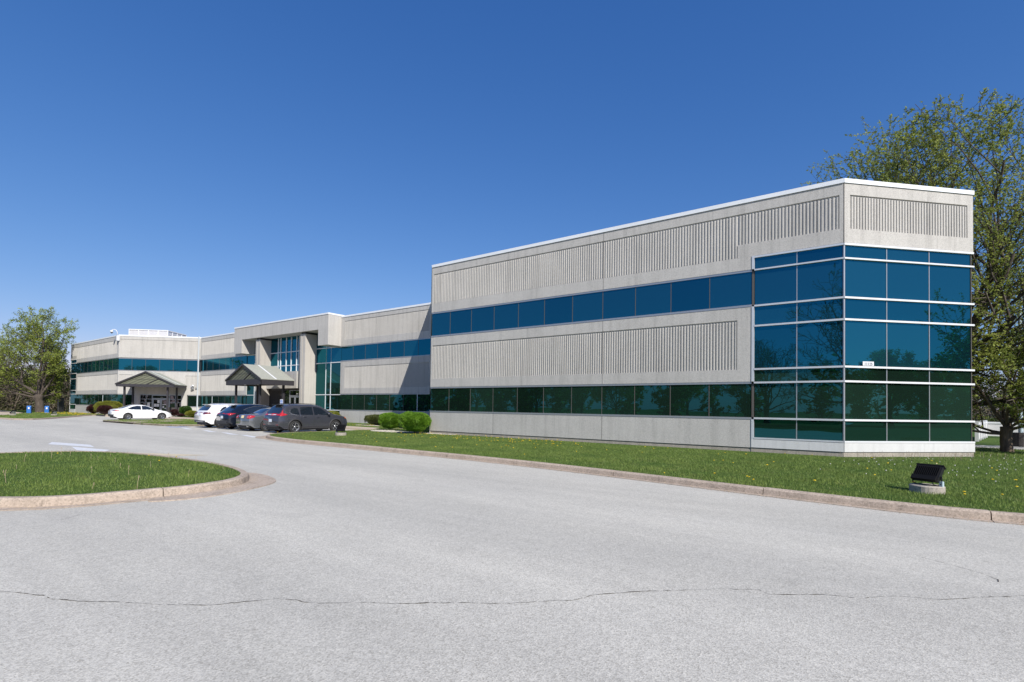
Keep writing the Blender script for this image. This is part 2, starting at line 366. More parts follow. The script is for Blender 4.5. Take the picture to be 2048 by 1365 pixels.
# far left lawn
KF=smooth_poly([(-120,-14.5),(-75,-13),(-62.78,-10.6),(-57.8,-9.97),(-58.51,-8.66),(-63.1,-6.12),(-68,-3.8),(-73.,-1.6),(-74.5,.9)],1)
inF=sweep_kerb('far_kerb',KF,+1,gut=.1,h=.12)
lawn('far_lawn',inF+[(-90.6,.95),(-95,.9),(-92,-2.6),(-84,-4.9),(-74,-8.2),(-76,-11),(-120,-13.5)],.11)
sheet('side_path',[(-130,-3.0),(-100,-3.4),(-84,-4.75),(-72.0,-8.6),(-74.5,-11.0),(-130,-9.0)],.135,M['walk'])

# painted markings
def gp(px,py,z=0):
    d=fw+cx*((px-1024)/FPX)-cyv*((py-682.5-CYS)/FPX); t=(z-CAM.z)/d.z; p=CAM+d*t; return (round(p.x,3),round(p.y,3))
def marking(name,pts,mat,z=.004): return sheet(name,pts,z,mat)
marking('road_marking',[(-25.9,-14.75),(-23.35,-14.2),(-21.9,-14.45),(-24.6,-15.15)],M['paintwhite'])
marking('road_marking',[(-22.7,-14.9),(-20.3,-14.45),(-19.35,-14.95),(-20.9,-15.2)],M['paintwhite'])
marking('road_marking',[(-19.7,-14.75),(-16.2,-13.1),(-16.6,-13.9),(-18.9,-14.9)],M['paintyellow'])
for a in ((-36.5,-5.98),(-32.6,-6.35),(-29.35,-6.72),(-26.4,-7.1)):
    marking('road_marking',[(a[0],a[1]),(a[0]+.5,a[1]+.12),(a[0]+2.95,a[1]-.42),(a[0]+2.4,a[1]-.62)],M['paintwhite'])
marking('road_marking',[(-39.3,-5.9),(-37.9,-5.75),(-36.3,-5.9),(-37.6,-6.2)],M['paintblue'])
marking('road_marking',[(-38.9,-5.2),(-37.4,-5.05),(-37.2,-5.35),(-38.4,-5.5)],M['paintblue'])
# stall lines between the cars
for x in (-25.5,-28.5,-31.4,-34.3,-37.2):
    marking('stall_line',[(x-.05,-5.3),(x+.05,-5.3),(x+.05,.6),(x-.05,.6)],M['paintwhite'])
# cracks
def crack(pts,wd,jit,seed,name='pavement_crack'):
    rnd=random.Random(seed); V=[];F=[]; P=[]
    for a,b in zip(pts,pts[1:]):
        L=math.hypot(b[0]-a[0],b[1]-a[1]); k=max(2,int(L/.035))
        for i in range(k): P.append((a[0]+(b[0]-a[0])*i/k,a[1]+(b[1]-a[1])*i/k))
    off=0; O=[]
    for p in P: off=off*.88+rnd.gauss(0,jit); O.append(off)
    for i,p in enumerate(P):
        a=P[max(0,i-1)]; b=P[min(len(P)-1,i+1)]; tx,ty=b[0]-a[0],b[1]-a[1]; L=math.hypot(tx,ty) or 1; nx,ny=-ty/L,tx/L
        w_=wd*max(.05,rnd.gauss(.8,.55))*(.4+.6*math.sin(i*.07+seed)**2)
        V+=[(p[0]+nx*(O[i]-w_),p[1]+ny*(O[i]-w_),.003),(p[0]+nx*(O[i]+w_),p[1]+ny*(O[i]+w_),.003)]
    for i in range(len(P)-1): F.append((2*i,2*i+2,2*i+3,2*i+1))
    o=MB().add(V,F).build(name,M['crack']); return tag(o,kind='structure')
crack([gp(*p) for p in [(-60,1182),(90,1190),(110,1198),(300,1207),(420,1210),(560,1198),(640,1206),(800,1207),(1000,1206),(1150,1200),(1190,1190),(1290,1183),(1440,1179),(1520,1180),(1540,1189),(1640,1190),(1720,1197),(1780,1192),(1880,1200),(2120,1190)]],.0042,.005,3)
crack([gp(*p) for p in [(1830,1112),(1900,1130),(1960,1146),(1998,1160),(1998,1167)]],.004,.003,9)
crack([gp(*p) for p in [(120,1041),(160,1030),(200,1024)]],.003,.003,11)

# ------------------------------------------------------------------ grass blades, dandelions, stalks
def inpoly(px,py,poly):
    c=np.zeros(len(px),bool); n=len(poly); j=n-1
    for i in range(n):
        xi,yi=poly[i]; xj,yj=poly[j]
        if yi!=yj:
            m=((yi>py)!=(yj>py))&(px<(xj-xi)*(py-yi)/(yj-yi)+xi); c^=m
        j=i
    return c
def scatter(poly,n,z,dens_near=None):
    P=np.array(poly); lo=P.min(0); hi=P.max(0)
    x=np.random.uniform(lo[0],hi[0],n*4); y=np.random.uniform(lo[1],hi[1],n*4)
    m=inpoly(x,y,poly)
    if dens_near: m&=np.random.rand(len(x))<np.clip(dens_near/np.hypot(x-CAM.x,y-CAM.y),0,1)**1.3
    x,y=x[m][:n],y[m][:n]; return np.stack([x,y,np.full(len(x),z)],1)
def blades(name,pts,h,wd,label):
    n=len(pts); a=np.random.uniform(0,2*np.pi,n); hh=h*np.random.uniform(.45,1.25,n); lean=np.random.uniform(.1,.75,n)*hh; la=np.random.uniform(0,2*np.pi,n)
    patch=(.8+.35*np.sin(pts[:,0]*1.7+pts[:,1]*.6)*np.sin(pts[:,1]*2.3-pts[:,0]*.4)); hh*=patch
    dx=np.cos(a)*wd/2; dy=np.sin(a)*wd/2
    V=np.zeros((n,3,3)); V[:,0]=pts+np.stack([dx,dy,np.zeros(n)-.01],1); V[:,1]=pts-np.stack([dx,dy,np.zeros(n)+.01],1)
    V[:,2]=pts+np.stack([np.cos(la)*lean,np.sin(la)*lean,hh],1)
    o=npmesh(name,V.reshape(-1,3),np.arange(3*n).reshape(-1,3),M['blade']); tag(o,label,'grass',kind='stuff'); return o
blades('grass',scatter(inI,105000,.135,9),.06,.012,'green grass with dandelions on the kerbed island at the left')
LRn=[p for p in inn if p[0]<9]+[(9,2),(4.2,3.2),(.05,-.35),(-19.5,-.35),(-25.0,5)]
blades('grass',scatter(LRn,200000,.125,15),.055,.014,'green lawn strip between the long kerb and the building')
blades('grass',scatter([(4.2,3.2),(9,2),(18,2),(18,8),(2.2,10.8),(-1,10.8)],16000,.125),.08,.03,'rough grass round the young tree past the glass corner')
blades('grass',scatter(inF+[(-90.6,.9),(-92,-2.6),(-84,-4.9),(-74,-8.2),(-76,-11)],24000,.11,60),.09,.05,'far lawn with dandelions round the big left tree')
blades('grass',scatter(inS+[(-51.6,1.0),(-38.5,1.0)],14000,.105),.08,.04,'grass on the small parking island by the white sedan')
blades('grass',scatter([(-43.6,2.9),(-38,2.9),(-26.6,2.4),(-25.3,1.0),(-25.3,7.2),(-43.6,7.2)],14000,.12),.07,.03,'grass strip under the recessed middle wall')
def flowers(name,pts,r,mat,label,hmin=.05,hmax=.11):
    mb=MB()
    for p in pts:
        h=random.uniform(hmin,hmax); rr=r*random.uniform(.7,1.2); x,y,z=p
        vs=[(x,y,z+h+.012)]+[(x+rr*math.cos(a),y+rr*math.sin(a),z+h+random.uniform(-.006,.004)) for a in [k*math.pi/4 for k in range(8)]]+[(x,y,z+h-.02)]
        mb.add(vs,[(0,1+k,1+(k+1)%8) for k in range(8)]+[(9,1+(k+1)%8,1+k) for k in range(8)])
    o=mb.build(name,mat); tag(o,label,'flowers',kind='stuff'); return o
dp=[p for p in scatter(LRn,110,.125) ]
dp+=[p for p in scatter([(-19.5,-.5),(-10,-.5),(-8,-3.5),(-18,-3.5)],130,.125)]+[p for p in scatter([(-29,6.5),(-33,3.5),(-28,3),(-26,5)],40,.12)]
flowers('dandelions',dp,.026,M['dandelion'],'yellow dandelion heads dotted over the lawn by the building')
flowers('dandelions',[p for p in scatter(inI,16,.135)],.022,M['dandelion'],'few yellow dandelion heads on the island grass')
flowers('dandelions',[p for p in scatter([(-88,.5),(-74.5,.5),(-73,-1.5),(-68,-3.6),(-86,-3.5)],420,.13)],.05,M['dandelion'],'yellow dandelions massed on the far lawn')
flowers('seed_heads',[p for p in scatter([(-.5,-7),(9,-6),(9,2),(4,2.5),(.5,-.8)],170,.125)],.014,M['seed'],'pale seed heads in the grass at the glass corner',.1,.2)
def stalks(pts,hh,label):
    mb=MB()
    for p in pts:
        h=random.uniform(*hh); a=random.uniform(0,6.28); l=random.uniform(0,.25)*h; x,y,z=p
        mb.tube([(x,y,z-.02),(x+l*.4*math.cos(a),y+l*.4*math.sin(a),z+h*.6),(x+l*math.cos(a),y+l*math.sin(a),z+h)],[.003,.0025,.004],3)
        if random.random()<.5: mb.tube([(x+l*math.cos(a),y+l*math.sin(a),z+h-.01),(x+l*math.cos(a),y+l*math.sin(a),z+h+.03)],[.008,.004],4)
    o=mb.build('weed_stalks',M['straw']); tag(o,label,'weeds',kind='stuff')
stalks(scatter(inI,90,.135),(.08,.22),'dry weed stalks standing in the island grass')
stalks(scatter([(-.2,-.6),(3.9,3.2),(4.6,2.4),(.8,-1.4)],150,.125),(.08,.22),'dry weeds along the white base of the glass corner')

def grit(name,path,wd,n,s,label,side=-1):
    P=[];L=[math.hypot(b[0]-a[0],b[1]-a[1]) for a,b in zip(path,path[1:])]; tot=sum(L)
    for _ in range(n):
        u=random.random()*tot; i=0
        while i<len(L)-1 and u>L[i]: u-=L[i]; i+=1
        a,b=path[i],path[i+1]; t=u/max(L[i],1e-6); tx,ty=(b[0]-a[0])/L[i],(b[1]-a[1])/L[i]; o=side*abs(random.gauss(0,wd))-.0
        P.append((a[0]+(b[0]-a[0])*t-ty*o*1.0,a[1]+(b[1]-a[1])*t+tx*o*1.0,.016 if abs(o)<.2 else .006))
    V=[];F=[]
    for k,(x,y,z) in enumerate(P):
        r=s*random.uniform(.3,1.3); a=random.random()*6.28; V+=[(x+r*math.cos(a+q*2.09)*random.uniform(.5,1.2),y+r*math.sin(a+q*2.09)*random.uniform(.5,1.2),z) for q in range(3)]+[(x,y,z+r*.7)]
        F+=[(k*4,k*4+1,k*4+3),(k*4+1,k*4+2,k*4+3),(k*4+2,k*4,k*4+3)]
    o=MB().add(V,F).build(name,M['straw']); tag(o,label,'grit',kind='stuff')
grit('grit',KR,.14,2600,.012,'grit and dry litter along the foot of the long lawn kerb')
grit('grit',KI,.14,1800,.011,'grit and dry litter round the island kerb')

# ------------------------------------------------------------------ office building
S2=math.sqrt(.5)
class Fac:
    """a vertical wall plane: origin, direction along the wall, outward normal"""
    def __init__(s,O,d,n):
        s.T=Matrix(((d[0],n[0],0,O[0]),(d[1],n[1],0,O[1]),(0,0,1,0),(0,0,0,1)))
    def box(s,mb,s0,s1,o0,o1,z0,z1):
        # (s,o) frame may be left handed; faces are fixed on build
        return mb.box(s0,s1,o0,o1,z0,z1,s.T)
    def pt(s,a,o,z): return s.T@Vector((a,o,z))
B=empty('office_building',(0,0,0),'long two-storey pale concrete office building with ribbed panels and blue-green glass bands','building')
FR=Fac((0,0),(1,0),(0,-1)); RF=Fac((0,0),(S2,S2),(S2,-S2)); CF=Fac((0,7.4),(1,0),(0,-1))
WR=Fac((-72.1,1.05),(S2,S2),(S2,-S2)); WF=Fac((0,1.05),(1,0),(0,-1)); CH=Fac((-26.94,7.4),(S2,-S2),(-S2,-S2))
def part(mb,name,mat): return mb.build(name,mat,B,fix=True)
# massing core a little behind every face, and the roof
core=[(-90.4,1.3),(-72.2,1.3),(-65.85,7.65),(-26.84,7.65),(-19.44,.25),(-.1,.25),(3.35,3.7),(-4.0,11.0),(-4.0,26),(-84,26),(-95,6)]
part(MB().prism(core,0,9.3),'core_wall',M['core'])
part(MB().prism([(-90.45,1.25),(-72.15,1.25),(-65.8,7.6),(-26.86,7.6),(-19.46,.2),(-.08,.2),(3.42,3.7),(-3.9,11.0),(-3.9,26.1),(-84,26.1),(-95.1,6)],9.3,9.4),'roof',M['roofing'])
def seg_wall(x0,y0,x1,y1,z0,z1,t=.25):
    L=math.hypot(x1-x0,y1-y0); d=((x1-x0)/L,(y1-y0)/L); F=Fac((x0,y0),d,(d[1],-d[0])); mb=MB(); F.box(mb,0,L,-t,0,z0,z1); return mb
part(seg_wall(3.50,3.90,2.9,4.5,7.43,9.47),'rear_wall',M['concrete']); part(seg_wall(3.30,3.98,2.9,4.5,0,7.42),'rear_wall',M['mullion'])
for a in (((2.9,4.5),(-3.8,11.2)),((-3.8,11.2),(-3.8,26.3)),((-3.8,26.3),(-84,26.3)),((-84,26.3),(-95.4,6.0)),((-95.4,6.0),(-90.6,1.05))):
    part(seg_wall(*a[0],*a[1],0,9.47),'rear_wall',M['concrete'])

def ribs(F,s0,s1,z0,z1,name='ribbed_panel',pitch=.1125,dep=.042):
    """fluted concrete: real ribs standing in a recess; back plane at -dep"""
    n=max(1,round((s1-s0-.03)/pitch)); p=(s1-s0-.03)/n; rw=p*.60; sl=.012
    prof=[(s0,-dep)]
    for i in range(n):
        a=s0+.03+i*p+(p-rw)/2
        j=.002
        prof+= [(a,-dep),(a+sl,-.006-random.random()*j),(a+rw-sl,-.006-random.random()*j),(a+rw,-dep)]
    prof.append((s1,-dep))
    m=len(prof)
    fs=[(i,i+1,m+i+1,m+i) for i in range(m-1)]
    top=z1-.05
    # ribs stop short of the recess head: cap strip at the top
    mb=MB(); 
    vs=[];
    for z in (z0,top):
        for s_,o in prof: vs.append(F.pt(s_,o,z))
    mb.add(vs,fs)
    capf=[]; caps=[]
    k=0
    for i in range(n):
        b=1+4*i
        ids=[m+b,m+b+1,m+b+2,m+b+3]; capf.append(tuple(ids))
    mb.f+= capf
    mb.add([F.pt(s0,-dep,top),F.pt(s1,-dep,top),F.pt(s1,-dep,z1),F.pt(s0,-dep,z1)],[(0,1,2,3)])
    o=mb.build(name,M['concrete'],B,fix=False)
    return o
def framed(F,s0,s1,z0,z1,areas,th=.25,name='wall_panel',mat=None):
    """flat panel with recessed rib areas (each s0,s1,z0,z1; all share one z-top and butt each other)"""
    mb=MB(); areas=sorted(areas)
    if not areas: F.box(mb,s0,s1,-th,0,z0,z1)
    else:
        zt=max(a[3] for a in areas)
        F.box(mb,s0,s1,-th,0,zt,z1)
        cur=s0
        for (a,b,c,d) in areas:
            if a>cur+1e-4: F.box(mb,cur,a,-th,0,z0,zt)
            F.box(mb,a,b,-th,0,z0,c); F.box(mb,a,b,-th,-.0425,c,zt)
            cur=b
        if s1>cur+1e-4: F.box(mb,cur,s1,-th,0,z0,zt)
    part(mb,name,mat or M['concrete'])
    for (a,b,c,d) in areas: ribs(F,a,b,c,d)
def pane(F,s0,s1,z0,z1,o=-.05,mat=None,tilt=.0016,name='window'):
    mb=MB(); g=.012; t=[random.uniform(-tilt,tilt)*(s1-s0) for _ in range(2)]
    v=[F.pt(s0+g,o+t[0],z0),F.pt(s1-g,o-t[0],z0),F.pt(s1-g,o-t[0]+t[1],z1),F.pt(s0+g,o+t[0]+t[1],z1)]
    v+= [F.pt(s0+g,o-.03,z0),F.pt(s1-g,o-.03,z0),F.pt(s1-g,o-.03,z1),F.pt(s0+g,o-.03,z1)]
    mb.add(v,[(0,1,2,3),(7,6,5,4),(0,4,5,1),(1,5,6,2),(2,6,7,3),(3,7,4,0)])
    return part(mb,name,mat or (M['glass'] if z0>3.0 else M['glass_low']))
def band(F,marks,z0,z1,head=.08,sill=.08,low=False,wm=(),framemat=None):
    for a,b in zip(marks,marks[1:]): pane(F,a,b,z0-.02,z1+.02)
    s0,s1=marks[0],marks[-1]
    mb=MB(); F.box(mb,s0,s1,-.2,-.012,z1,z1+head-.003); part(mb,'window_head',framemat or M['alu'])
    mb=MB(); F.box(mb,s0,s1,-.2,.012,z0-sill+.003,z0); part(mb,'window_sill',framemat or M['alu'])
    for x in marks[1:-1]:
        if x not in wm: mb=MB(); F.box(mb,x-.014,x+.014,-.15,-.042,z0,z1); part(mb,'mullion',M['mullion'])
    for x in wm: mb=MB(); F.box(mb,x-.03,x+.03,-.15,-.03,z0,z1); part(mb,'mullion',M['white'])
def lin(a,b,n): return [a+(b-a)*i/n for i in range(n+1)]
def copingp(F,s0,s1,z0=9.47,z1=9.63,o=.035):
    mb=MB(); F.box(mb,s0,s1,-.35,o,z0+.012,z1); part(mb,'coping',M['coping'])
    mb=MB(); F.box(mb,s0,s1,-.30,-.02,z0-.002,z0+.013); part(mb,'coping_shadow_gap',M['joint'])
ZU0,ZU1,ZL0,ZL1=5.61,6.85,1.40,2.65
# --- right block, front
framed(FR,-19.54,-2.89,6.93,7.43-.001,[],)     # lower strip of the head panel (under the step)
framed(FR,-19.54,-.006,7.431,9.47,[(-19.40,-3.39,7.431,9.09),(-3.39,-.13,7.92,9.09)])
mu=[-19.54]+[-19.54+1.10+i*1.511 for i in range(11)]; mu[-1]=-2.89; mu=mu[:11]+[-2.89]
mu=[-19.54,-18.15]+[-18.15+(18.15-2.89)/10*i for i in range(1,11)]
band(FR,mu,ZU0,ZU1)
framed(FR,-19.54,-2.89,2.73,5.53,[(-19.42,-3.39,3.19,5.06)])
band(FR,mu,ZL0,ZL1)
framed(FR,-19.54,-2.89,.28,1.32,[])
mb=MB(); FR.box(mb,-19.54,-2.89,-.25,-.03,-.1,.265); part(mb,'foundation',M['foundation'])
mb=MB(); FR.box(mb,-19.5,-2.89,-.25,-.015,.262,.282); part(mb,'joint',M['joint'])
for x,a,b in ((-8.96,6.94,9.46),(-8.96,2.74,5.52),(-8.96,.29,1.31),(-15.04,.29,1.31)):
    mb=MB(); FR.box(mb,x-.009,x+.009,-.05,.0015,a,b); part(mb,'joint',M['joint'])
# --- glass corner (front side and end side)
ROWS=[(.67,1.33),(1.41,2.65),(2.73,3.15),(3.23,4.76),(4.84,5.51),(5.59,6.86),(6.93,7.34)]
TR=[(1.33,1.41),(2.65,2.73),(3.15,3.23),(4.76,4.84),(5.51,5.59),(6.86,6.93)]
def glasscorner(F,marks,e0,e1,side=None,oo=.0):
    for (a,b) in ROWS:
        for s0,s1 in zip(marks,marks[1:]): pane(F,s0,s1,a-.01,b+.01,-.05)
    for a,b in TR+[(7.34,7.425),(.60,.67)]: mb=MB(); F.box(mb,e0,e1,-.15,.03 if b<7.4 else .02,a+.008,b-.008); part(mb,'transom',M['white'] if F is RF else M['trim'])
    if F is FR:
        for a,b in ((1.41,2.65),(5.59,6.86)): mb=MB(); F.box(mb,-2.885,-2.805,-.12,-.03,a,b); part(mb,'mullion',M['mullion'])
    for x in marks[1:-1]: mb=MB(); F.box(mb,x-.016,x+.016,-.12,-.038,.67,7.34); part(mb,'mullion',M['alu'])
glasscorner(FR,[-2.80,-1.41,-.03],-2.80,-.012)
for a,b in ((.60,1.33),(2.73,5.53),(6.93,7.425)): mb=MB(); FR.box(mb,-2.885,-2.80,-.15,.022,a,b); part(mb,'window_frame',M['trim'])
mb=MB(); FR.box(mb,-2.885,0,-.25,.02,.29,.598); part(mb,'base_panel',M['whitebase'])
mb=MB(); FR.box(mb,-2.89,-.0,-.25,-.01,-.2,.275); part(mb,'foundation',M['foundation'])
mb=MB(); mb.tube([(-.0,.045,.67),(-.0,.045,7.34)],.035,8); part(mb,'corner_mullion',M['alu'])
framed(RF,.006,5.24,7.431,9.47,[(.24,5.0,7.92,9.09)])
mb=MB(); mb.tube([(0,.012,7.44),(0,.012,9.46)],.018,6); part(mb,'joint',M['joint'])
glasscorner(RF,[.03,1.72,3.44,5.17],.012,5.25)
mb=MB(); RF.box(mb,0.012,5.25,-.25,.022,.29,.598); part(mb,'base_panel',M['whitebase'])
mb=MB(); RF.box(mb,0.0,5.24,-.25,-.008,-.2,.275); part(mb,'foundation',M['foundation'])
mb=MB(); RF.box(mb,5.17,5.20,-.2,-.03,.67,7.34); part(mb,'window_frame',M['mullion'])
copingp(FR,-19.54,.0); copingp(RF,.0,5.26)
# hidden chamfer of the right block
framed(CH,0,10.46,6.93,9.47,[(.2,10.3,7.43,9.09)]); band(CH,lin(0,10.46,6),ZU0,ZU1); framed(CH,0,10.46,2.73,5.53,[(.2,10.3,3.19,5.06)]); band(CH,lin(0,10.46,6),ZL0,ZL1)
framed(CH,0,10.46,-.1,1.32,[]); copingp(CH,0,10.46)
# --- recessed middle wall, right of the portal
framed(CF,-38.17,-26.98,6.93,9.47,[(-37.65,-27.1,7.47,9.13)])
mc=[-38.12,-36.45,-34.8,-33.2,-31.58,-29.95,-28.35,-26.98]
band(CF,mc,ZU0,ZU1); framed(CF,-38.15,-26.98,2.66,5.53,[(-37.55,-27.1,3.14,5.05)])
band(CF,mc,1.25,2.57,wm=(-28.35,)); framed(CF,-38.15,-26.98,-.1,1.17,[])
copingp(CF,-38.1,-26.98)
# tall glass beside both piers
def tall(xs,top):
    for a,b in zip(xs,xs[1:]):
        for z0,z1 in ((.2,1.14),(1.22,2.54),(2.62,5.46),(5.54,6.84),(6.92,top)): pane(CF,a,b,z0,z1,-.06,M['glass'] if z0>5 else M['glass_low'])
    for z in (1.18,2.58,5.5,6.88): mb=MB(); CF.box(mb,xs[0],xs[-1],-.15,-.02,z-.035,z+.035); part(mb,'transom',M['white'])
    for x in xs[1:-1]: mb=MB(); CF.box(mb,x-.03,x+.03,-.15,-.025,1.21,5.46); CF.box(mb,x-.012,x+.012,-.15,-.045,5.46,top); part(mb,'mullion',M['white'])
tall([-41.96,-40.4,-39.65,-38.15],8.4)
tall([-54.7,-53.12,-51.9,-50.7],8.4)
# --- portal
YP=1.32  # projection of the portal face from the wall plane
mb=MB(); CF.box(mb,-53.25,-39.66,-.15,YP,8.36,9.6); part(mb,'portal_beam',M['concrete'])
for a,b in ((-54.83,-53.253),(-39.657,-38.17)):
    mb=MB(); CF.box(mb,a,b,-.15,YP+.004,6.93,9.602); part(mb,'portal_end_box',M['concrete'])
mb=MB(); CF.box(mb,-54.85,-38.15,-.4,YP+.04,9.61,9.75); part(mb,'coping',M['coping'])
mb=MB(); CF.box(mb,-46.5,-46.48,YP-.05,YP+.0015,8.37,9.59); part(mb,'joint',M['joint'])
for a,b in ((-42.76,-41.96),(-50.76,-49.96)):
    m_=(a+b)/2-.02
    mb=MB(); CF.box(mb,a,m_-.05,-.1,1.12,-.05,8.18); CF.box(mb,m_+.05,b,-.1,1.12,-.05,8.18); CF.box(mb,m_-.05,m_+.05,-.1,1.02,-.05,8.18)
    part(mb,'pier',M['concrete_smooth'])
    mb=MB(); CF.box(mb,a+.06,b-.06,-.1,1.05,8.18,8.36); part(mb,'pier_cap',M['darkband'])
    mb=MB(); CF.box(mb,m_-.045,m_+.045,1.02,1.03,0,8.17); part(mb,'joint',M['alu'])
# curtain wall between the piers
cw=[-49.96,-48.5,-48.05,-47.03,-46.15,-45.19,-44.76,-43.8,-42.76]
for a,b in zip(cw,cw[1:]):
    for z0,z1 in ((4.88,5.46),(5.54,6.81),(6.89,8.36)): pane(CF,a,b,z0,z1,-.06,M['glass'])
mb=MB()
for z in (5.5,6.85): CF.box(mb,cw[0],cw[-1],-.15,-.01,z-.035,z+.035)
for x in cw[1:-1]: CF.box(mb,x-.035,x+.035,-.15,.02,4.88,8.3)
part(mb,'curtain_wall_frame',M['white'])
mb=MB(); CF.box(mb,-49.95,-44.5,-.2,.37,3.22,4.86); part(mb,'spandrel',M['concrete'])
mb=MB(); CF.box(mb,-44.5,-42.77,-.2,-.002,3.22,4.86); part(mb,'spandrel',M['concrete'])
mb=MB(); CF.box(mb,-49.95,-42.77,-.2,.05,3.03,3.2); part(mb,'lintel',M['darkband'])
mb=MB(); CF.box(mb,-49.95,-47.6,-.2,.02,0,3.02); part(mb,'stone_wall',M['stone'])
mb=MB(); CF.box(mb,-47.6,-47.35,-.2,.06,0,3.02); part(mb,'wall_panel',M['darkband'])
pane(CF,-47.35,-46.3,.1,3.02,-.08,M['glass_door']); 
def door_pair(F,s0,s1,zt,ztr,frame,name='entrance_door',notices=()):
    m_=(s0+s1)/2
    mb=MB()
    for a,b in ((s0-.06,s0),(s1,s1+.06)): F.box(mb,a,b,-.12,.02,.05,ztr)
    F.box(mb,s0,s1,-.12,.02,zt,zt+.08); F.box(mb,s0-.06,s1+.06,-.12,.02,ztr,ztr+.06); part(mb,'door_frame',frame)
    pane(F,s0,s1,zt+.08,ztr,-.06,M['glass_door'])
    for a,b in ((s0+.01,m_-.006),(m_+.006,s1-.01)):
        mb=MB(); st=.11
        F.box(mb,a,a+st,-.06,.0,.14,zt-.01); F.box(mb,b-st,b,-.06,.0,.14,zt-.01); F.box(mb,a+st,b-st,-.06,.0,zt-.12,zt-.01); F.box(mb,a+st,b-st,-.06,.0,.14,.40)
        d=part(mb,name,frame)
        mb=MB(); F.box(mb,a+st,b-st,-.04,-.025,.40,zt-.12); mb.build('door_glass',M['glass_door'],d,fix=True)
        hx=b-.055 if a<m_-.1 else a+.055
        mb=MB(); mb.tube([F.pt(hx,.0,1.0),F.pt(hx,.06,1.0),F.pt(hx,.06,1.35),F.pt(hx,.0,1.35)],.012,6); mb.build('handle',M['alu'],d)
    for (a,b,c,e) in notices:
        mb=MB(); F.box(mb,a,b,-.024,-.02,c,e); part(mb,'notice',M['paper'])
door_pair(CF,-46.2,-44.42,2.45,2.98,M['alu'],notices=((-45.85,-45.62,1.35,1.65),))
pane(CF,-44.36,-42.77,.1,3.02,-.1,M['glass_door'])
# --- middle wall left of the portal
ml=[-65.74,-64.2,-62.65,-61.1,-59.55,-58.0,-57.0,-56.0,-54.85]
framed(CF,-65.74,-54.84,6.93,9.47,[(-65.6,-54.9,7.40,9.06)]); band(CF,ml[:],ZU0-.08,ZU1)
framed(CF,-65.74,-54.75,2.6,5.44,[(-65.5,-55.15,3.08,4.97)]); band(CF,ml,1.25,2.5,sill=.1,wm=(-62.65,)); framed(CF,-65.74,-54.75,-.1,1.14,[])
copingp(CF,-65.74,-54.86)
# --- far wing: angled face, front face
framed(WR,.01,8.97,6.93,9.47,[(.12,8.7,7.38,9.12)]); band(WR,[0.02,1.44,2.91,4.43,5.93,7.44,8.9],5.45,6.8)
framed(WR,.01,8.97,2.62,5.36,[(.12,1.6,3.14,4.92),(7.3,8.85,3.14,4.92)])
mb=MB(); WR.box(mb,1.62,2.4,-.25,0,-.1,2.615); part(mb,'wall_panel',M['concrete'])
mb=MB(); WR.box(mb,6.95,7.55,-.25,0,-.1,2.615); part(mb,'wall_panel',M['concrete'])
framed(WR,.01,1.615,-.1,1.14,[]); framed(WR,7.555,8.97,-.1,1.14,[])
band(WR,[.02,1.60],1.24,2.52); band(WR,[7.62,8.95],1.24,2.52)
mb=MB(); WR.box(mb,2.405,6.945,-.12,.0,2.52,2.615); part(mb,'lintel',M['alu'])
gl=[2.41,3.05,3.70,5.66,6.25,6.94]
for a,b in ((2.41,3.05),(3.05,3.70),(5.68,6.25),(6.25,6.94)):
    for z0,z1 in ((1.1,1.62),(1.68,2.02),(2.08,2.5)): pane(WR,a,b,z0,z1,-.06,M['glass_door'])
mb=MB()
for x in (2.41,3.05,3.70,6.25,6.91): WR.box(mb,x,x+.05,-.12,.0,.1,2.52)
for z in (1.62,2.02): WR.box(mb,2.42,3.7,-.12,-.01,z,z+.06); WR.box(mb,5.68,6.9,-.12,-.01,z,z+.06)
part(mb,'entrance_frame',M['alu'])
mb=MB(); WR.box(mb,2.41,3.70,-.12,-.03,0,1.1); part(mb,'wall_panel',M['concrete'])
door_pair(WR,3.78,5.62,2.1,2.46,M['alu'],notices=((3.94,4.22,1.15,1.5),(4.24,4.5,1.15,1.5),(4.3,4.55,1.6,1.95),(4.85,5.35,1.38,1.46),(4.88,5.05,1.0,1.25),(5.1,5.35,.92,1.02)))
mb=MB(); WR.box(mb,3.2,3.5,-.05,-.045,1.15,1.65); part(mb,'notice',M['paper'])
mb=MB(); WR.box(mb,5.7,7.3,.02,.38,0,1.08); part(mb,'planter_wall',M['stone'])
copingp(WR,.0,8.97)
framed(WF,-90.6,-88.0,7.43,9.47,[(-90.4,-88.0,7.9,9.05)]); 
framed(WF,-88.0,-72.11,6.93,9.47,[(-88.0,-72.6,7.43,9.0)])
mw=[-88.0,-86.4,-84.9,-83.4,-81.8,-80.3,-78.8,-77.28,-75.8,-74.2,-72.13]
band(WF,mw,5.48,ZU1); framed(WF,-87.95,-72.11,2.62,5.40,[(-87.4,-72.3,3.1,5.0)])
band(WF,mw,1.25,2.54,wm=(-77.28,)); framed(WF,-87.95,-72.11,-.1,1.17,[])
for (a,b) in ((.60,1.2),(1.28,2.6),(2.68,3.12),(3.2,4.7),(4.78,5.44),(5.52,6.85),(6.92,7.34)):
    for s0,s1 in ((-90.55,-89.3),(-89.3,-88.03)): pane(WF,s0,s1,a,b,-.05)
for z in (1.24,2.64,3.16,4.74,5.48,6.885,7.385,.56): mb=MB(); WF.box(mb,-90.6,-88.02,-.15,.03,z-.035,z+.04); part(mb,'transom',M['white'])
mb=MB(); WF.box(mb,-90.6,-88.0,-.25,.015,0,.52); part(mb,'base_panel',M['whitebase'])
copingp(WF,-90.62,-72.1)
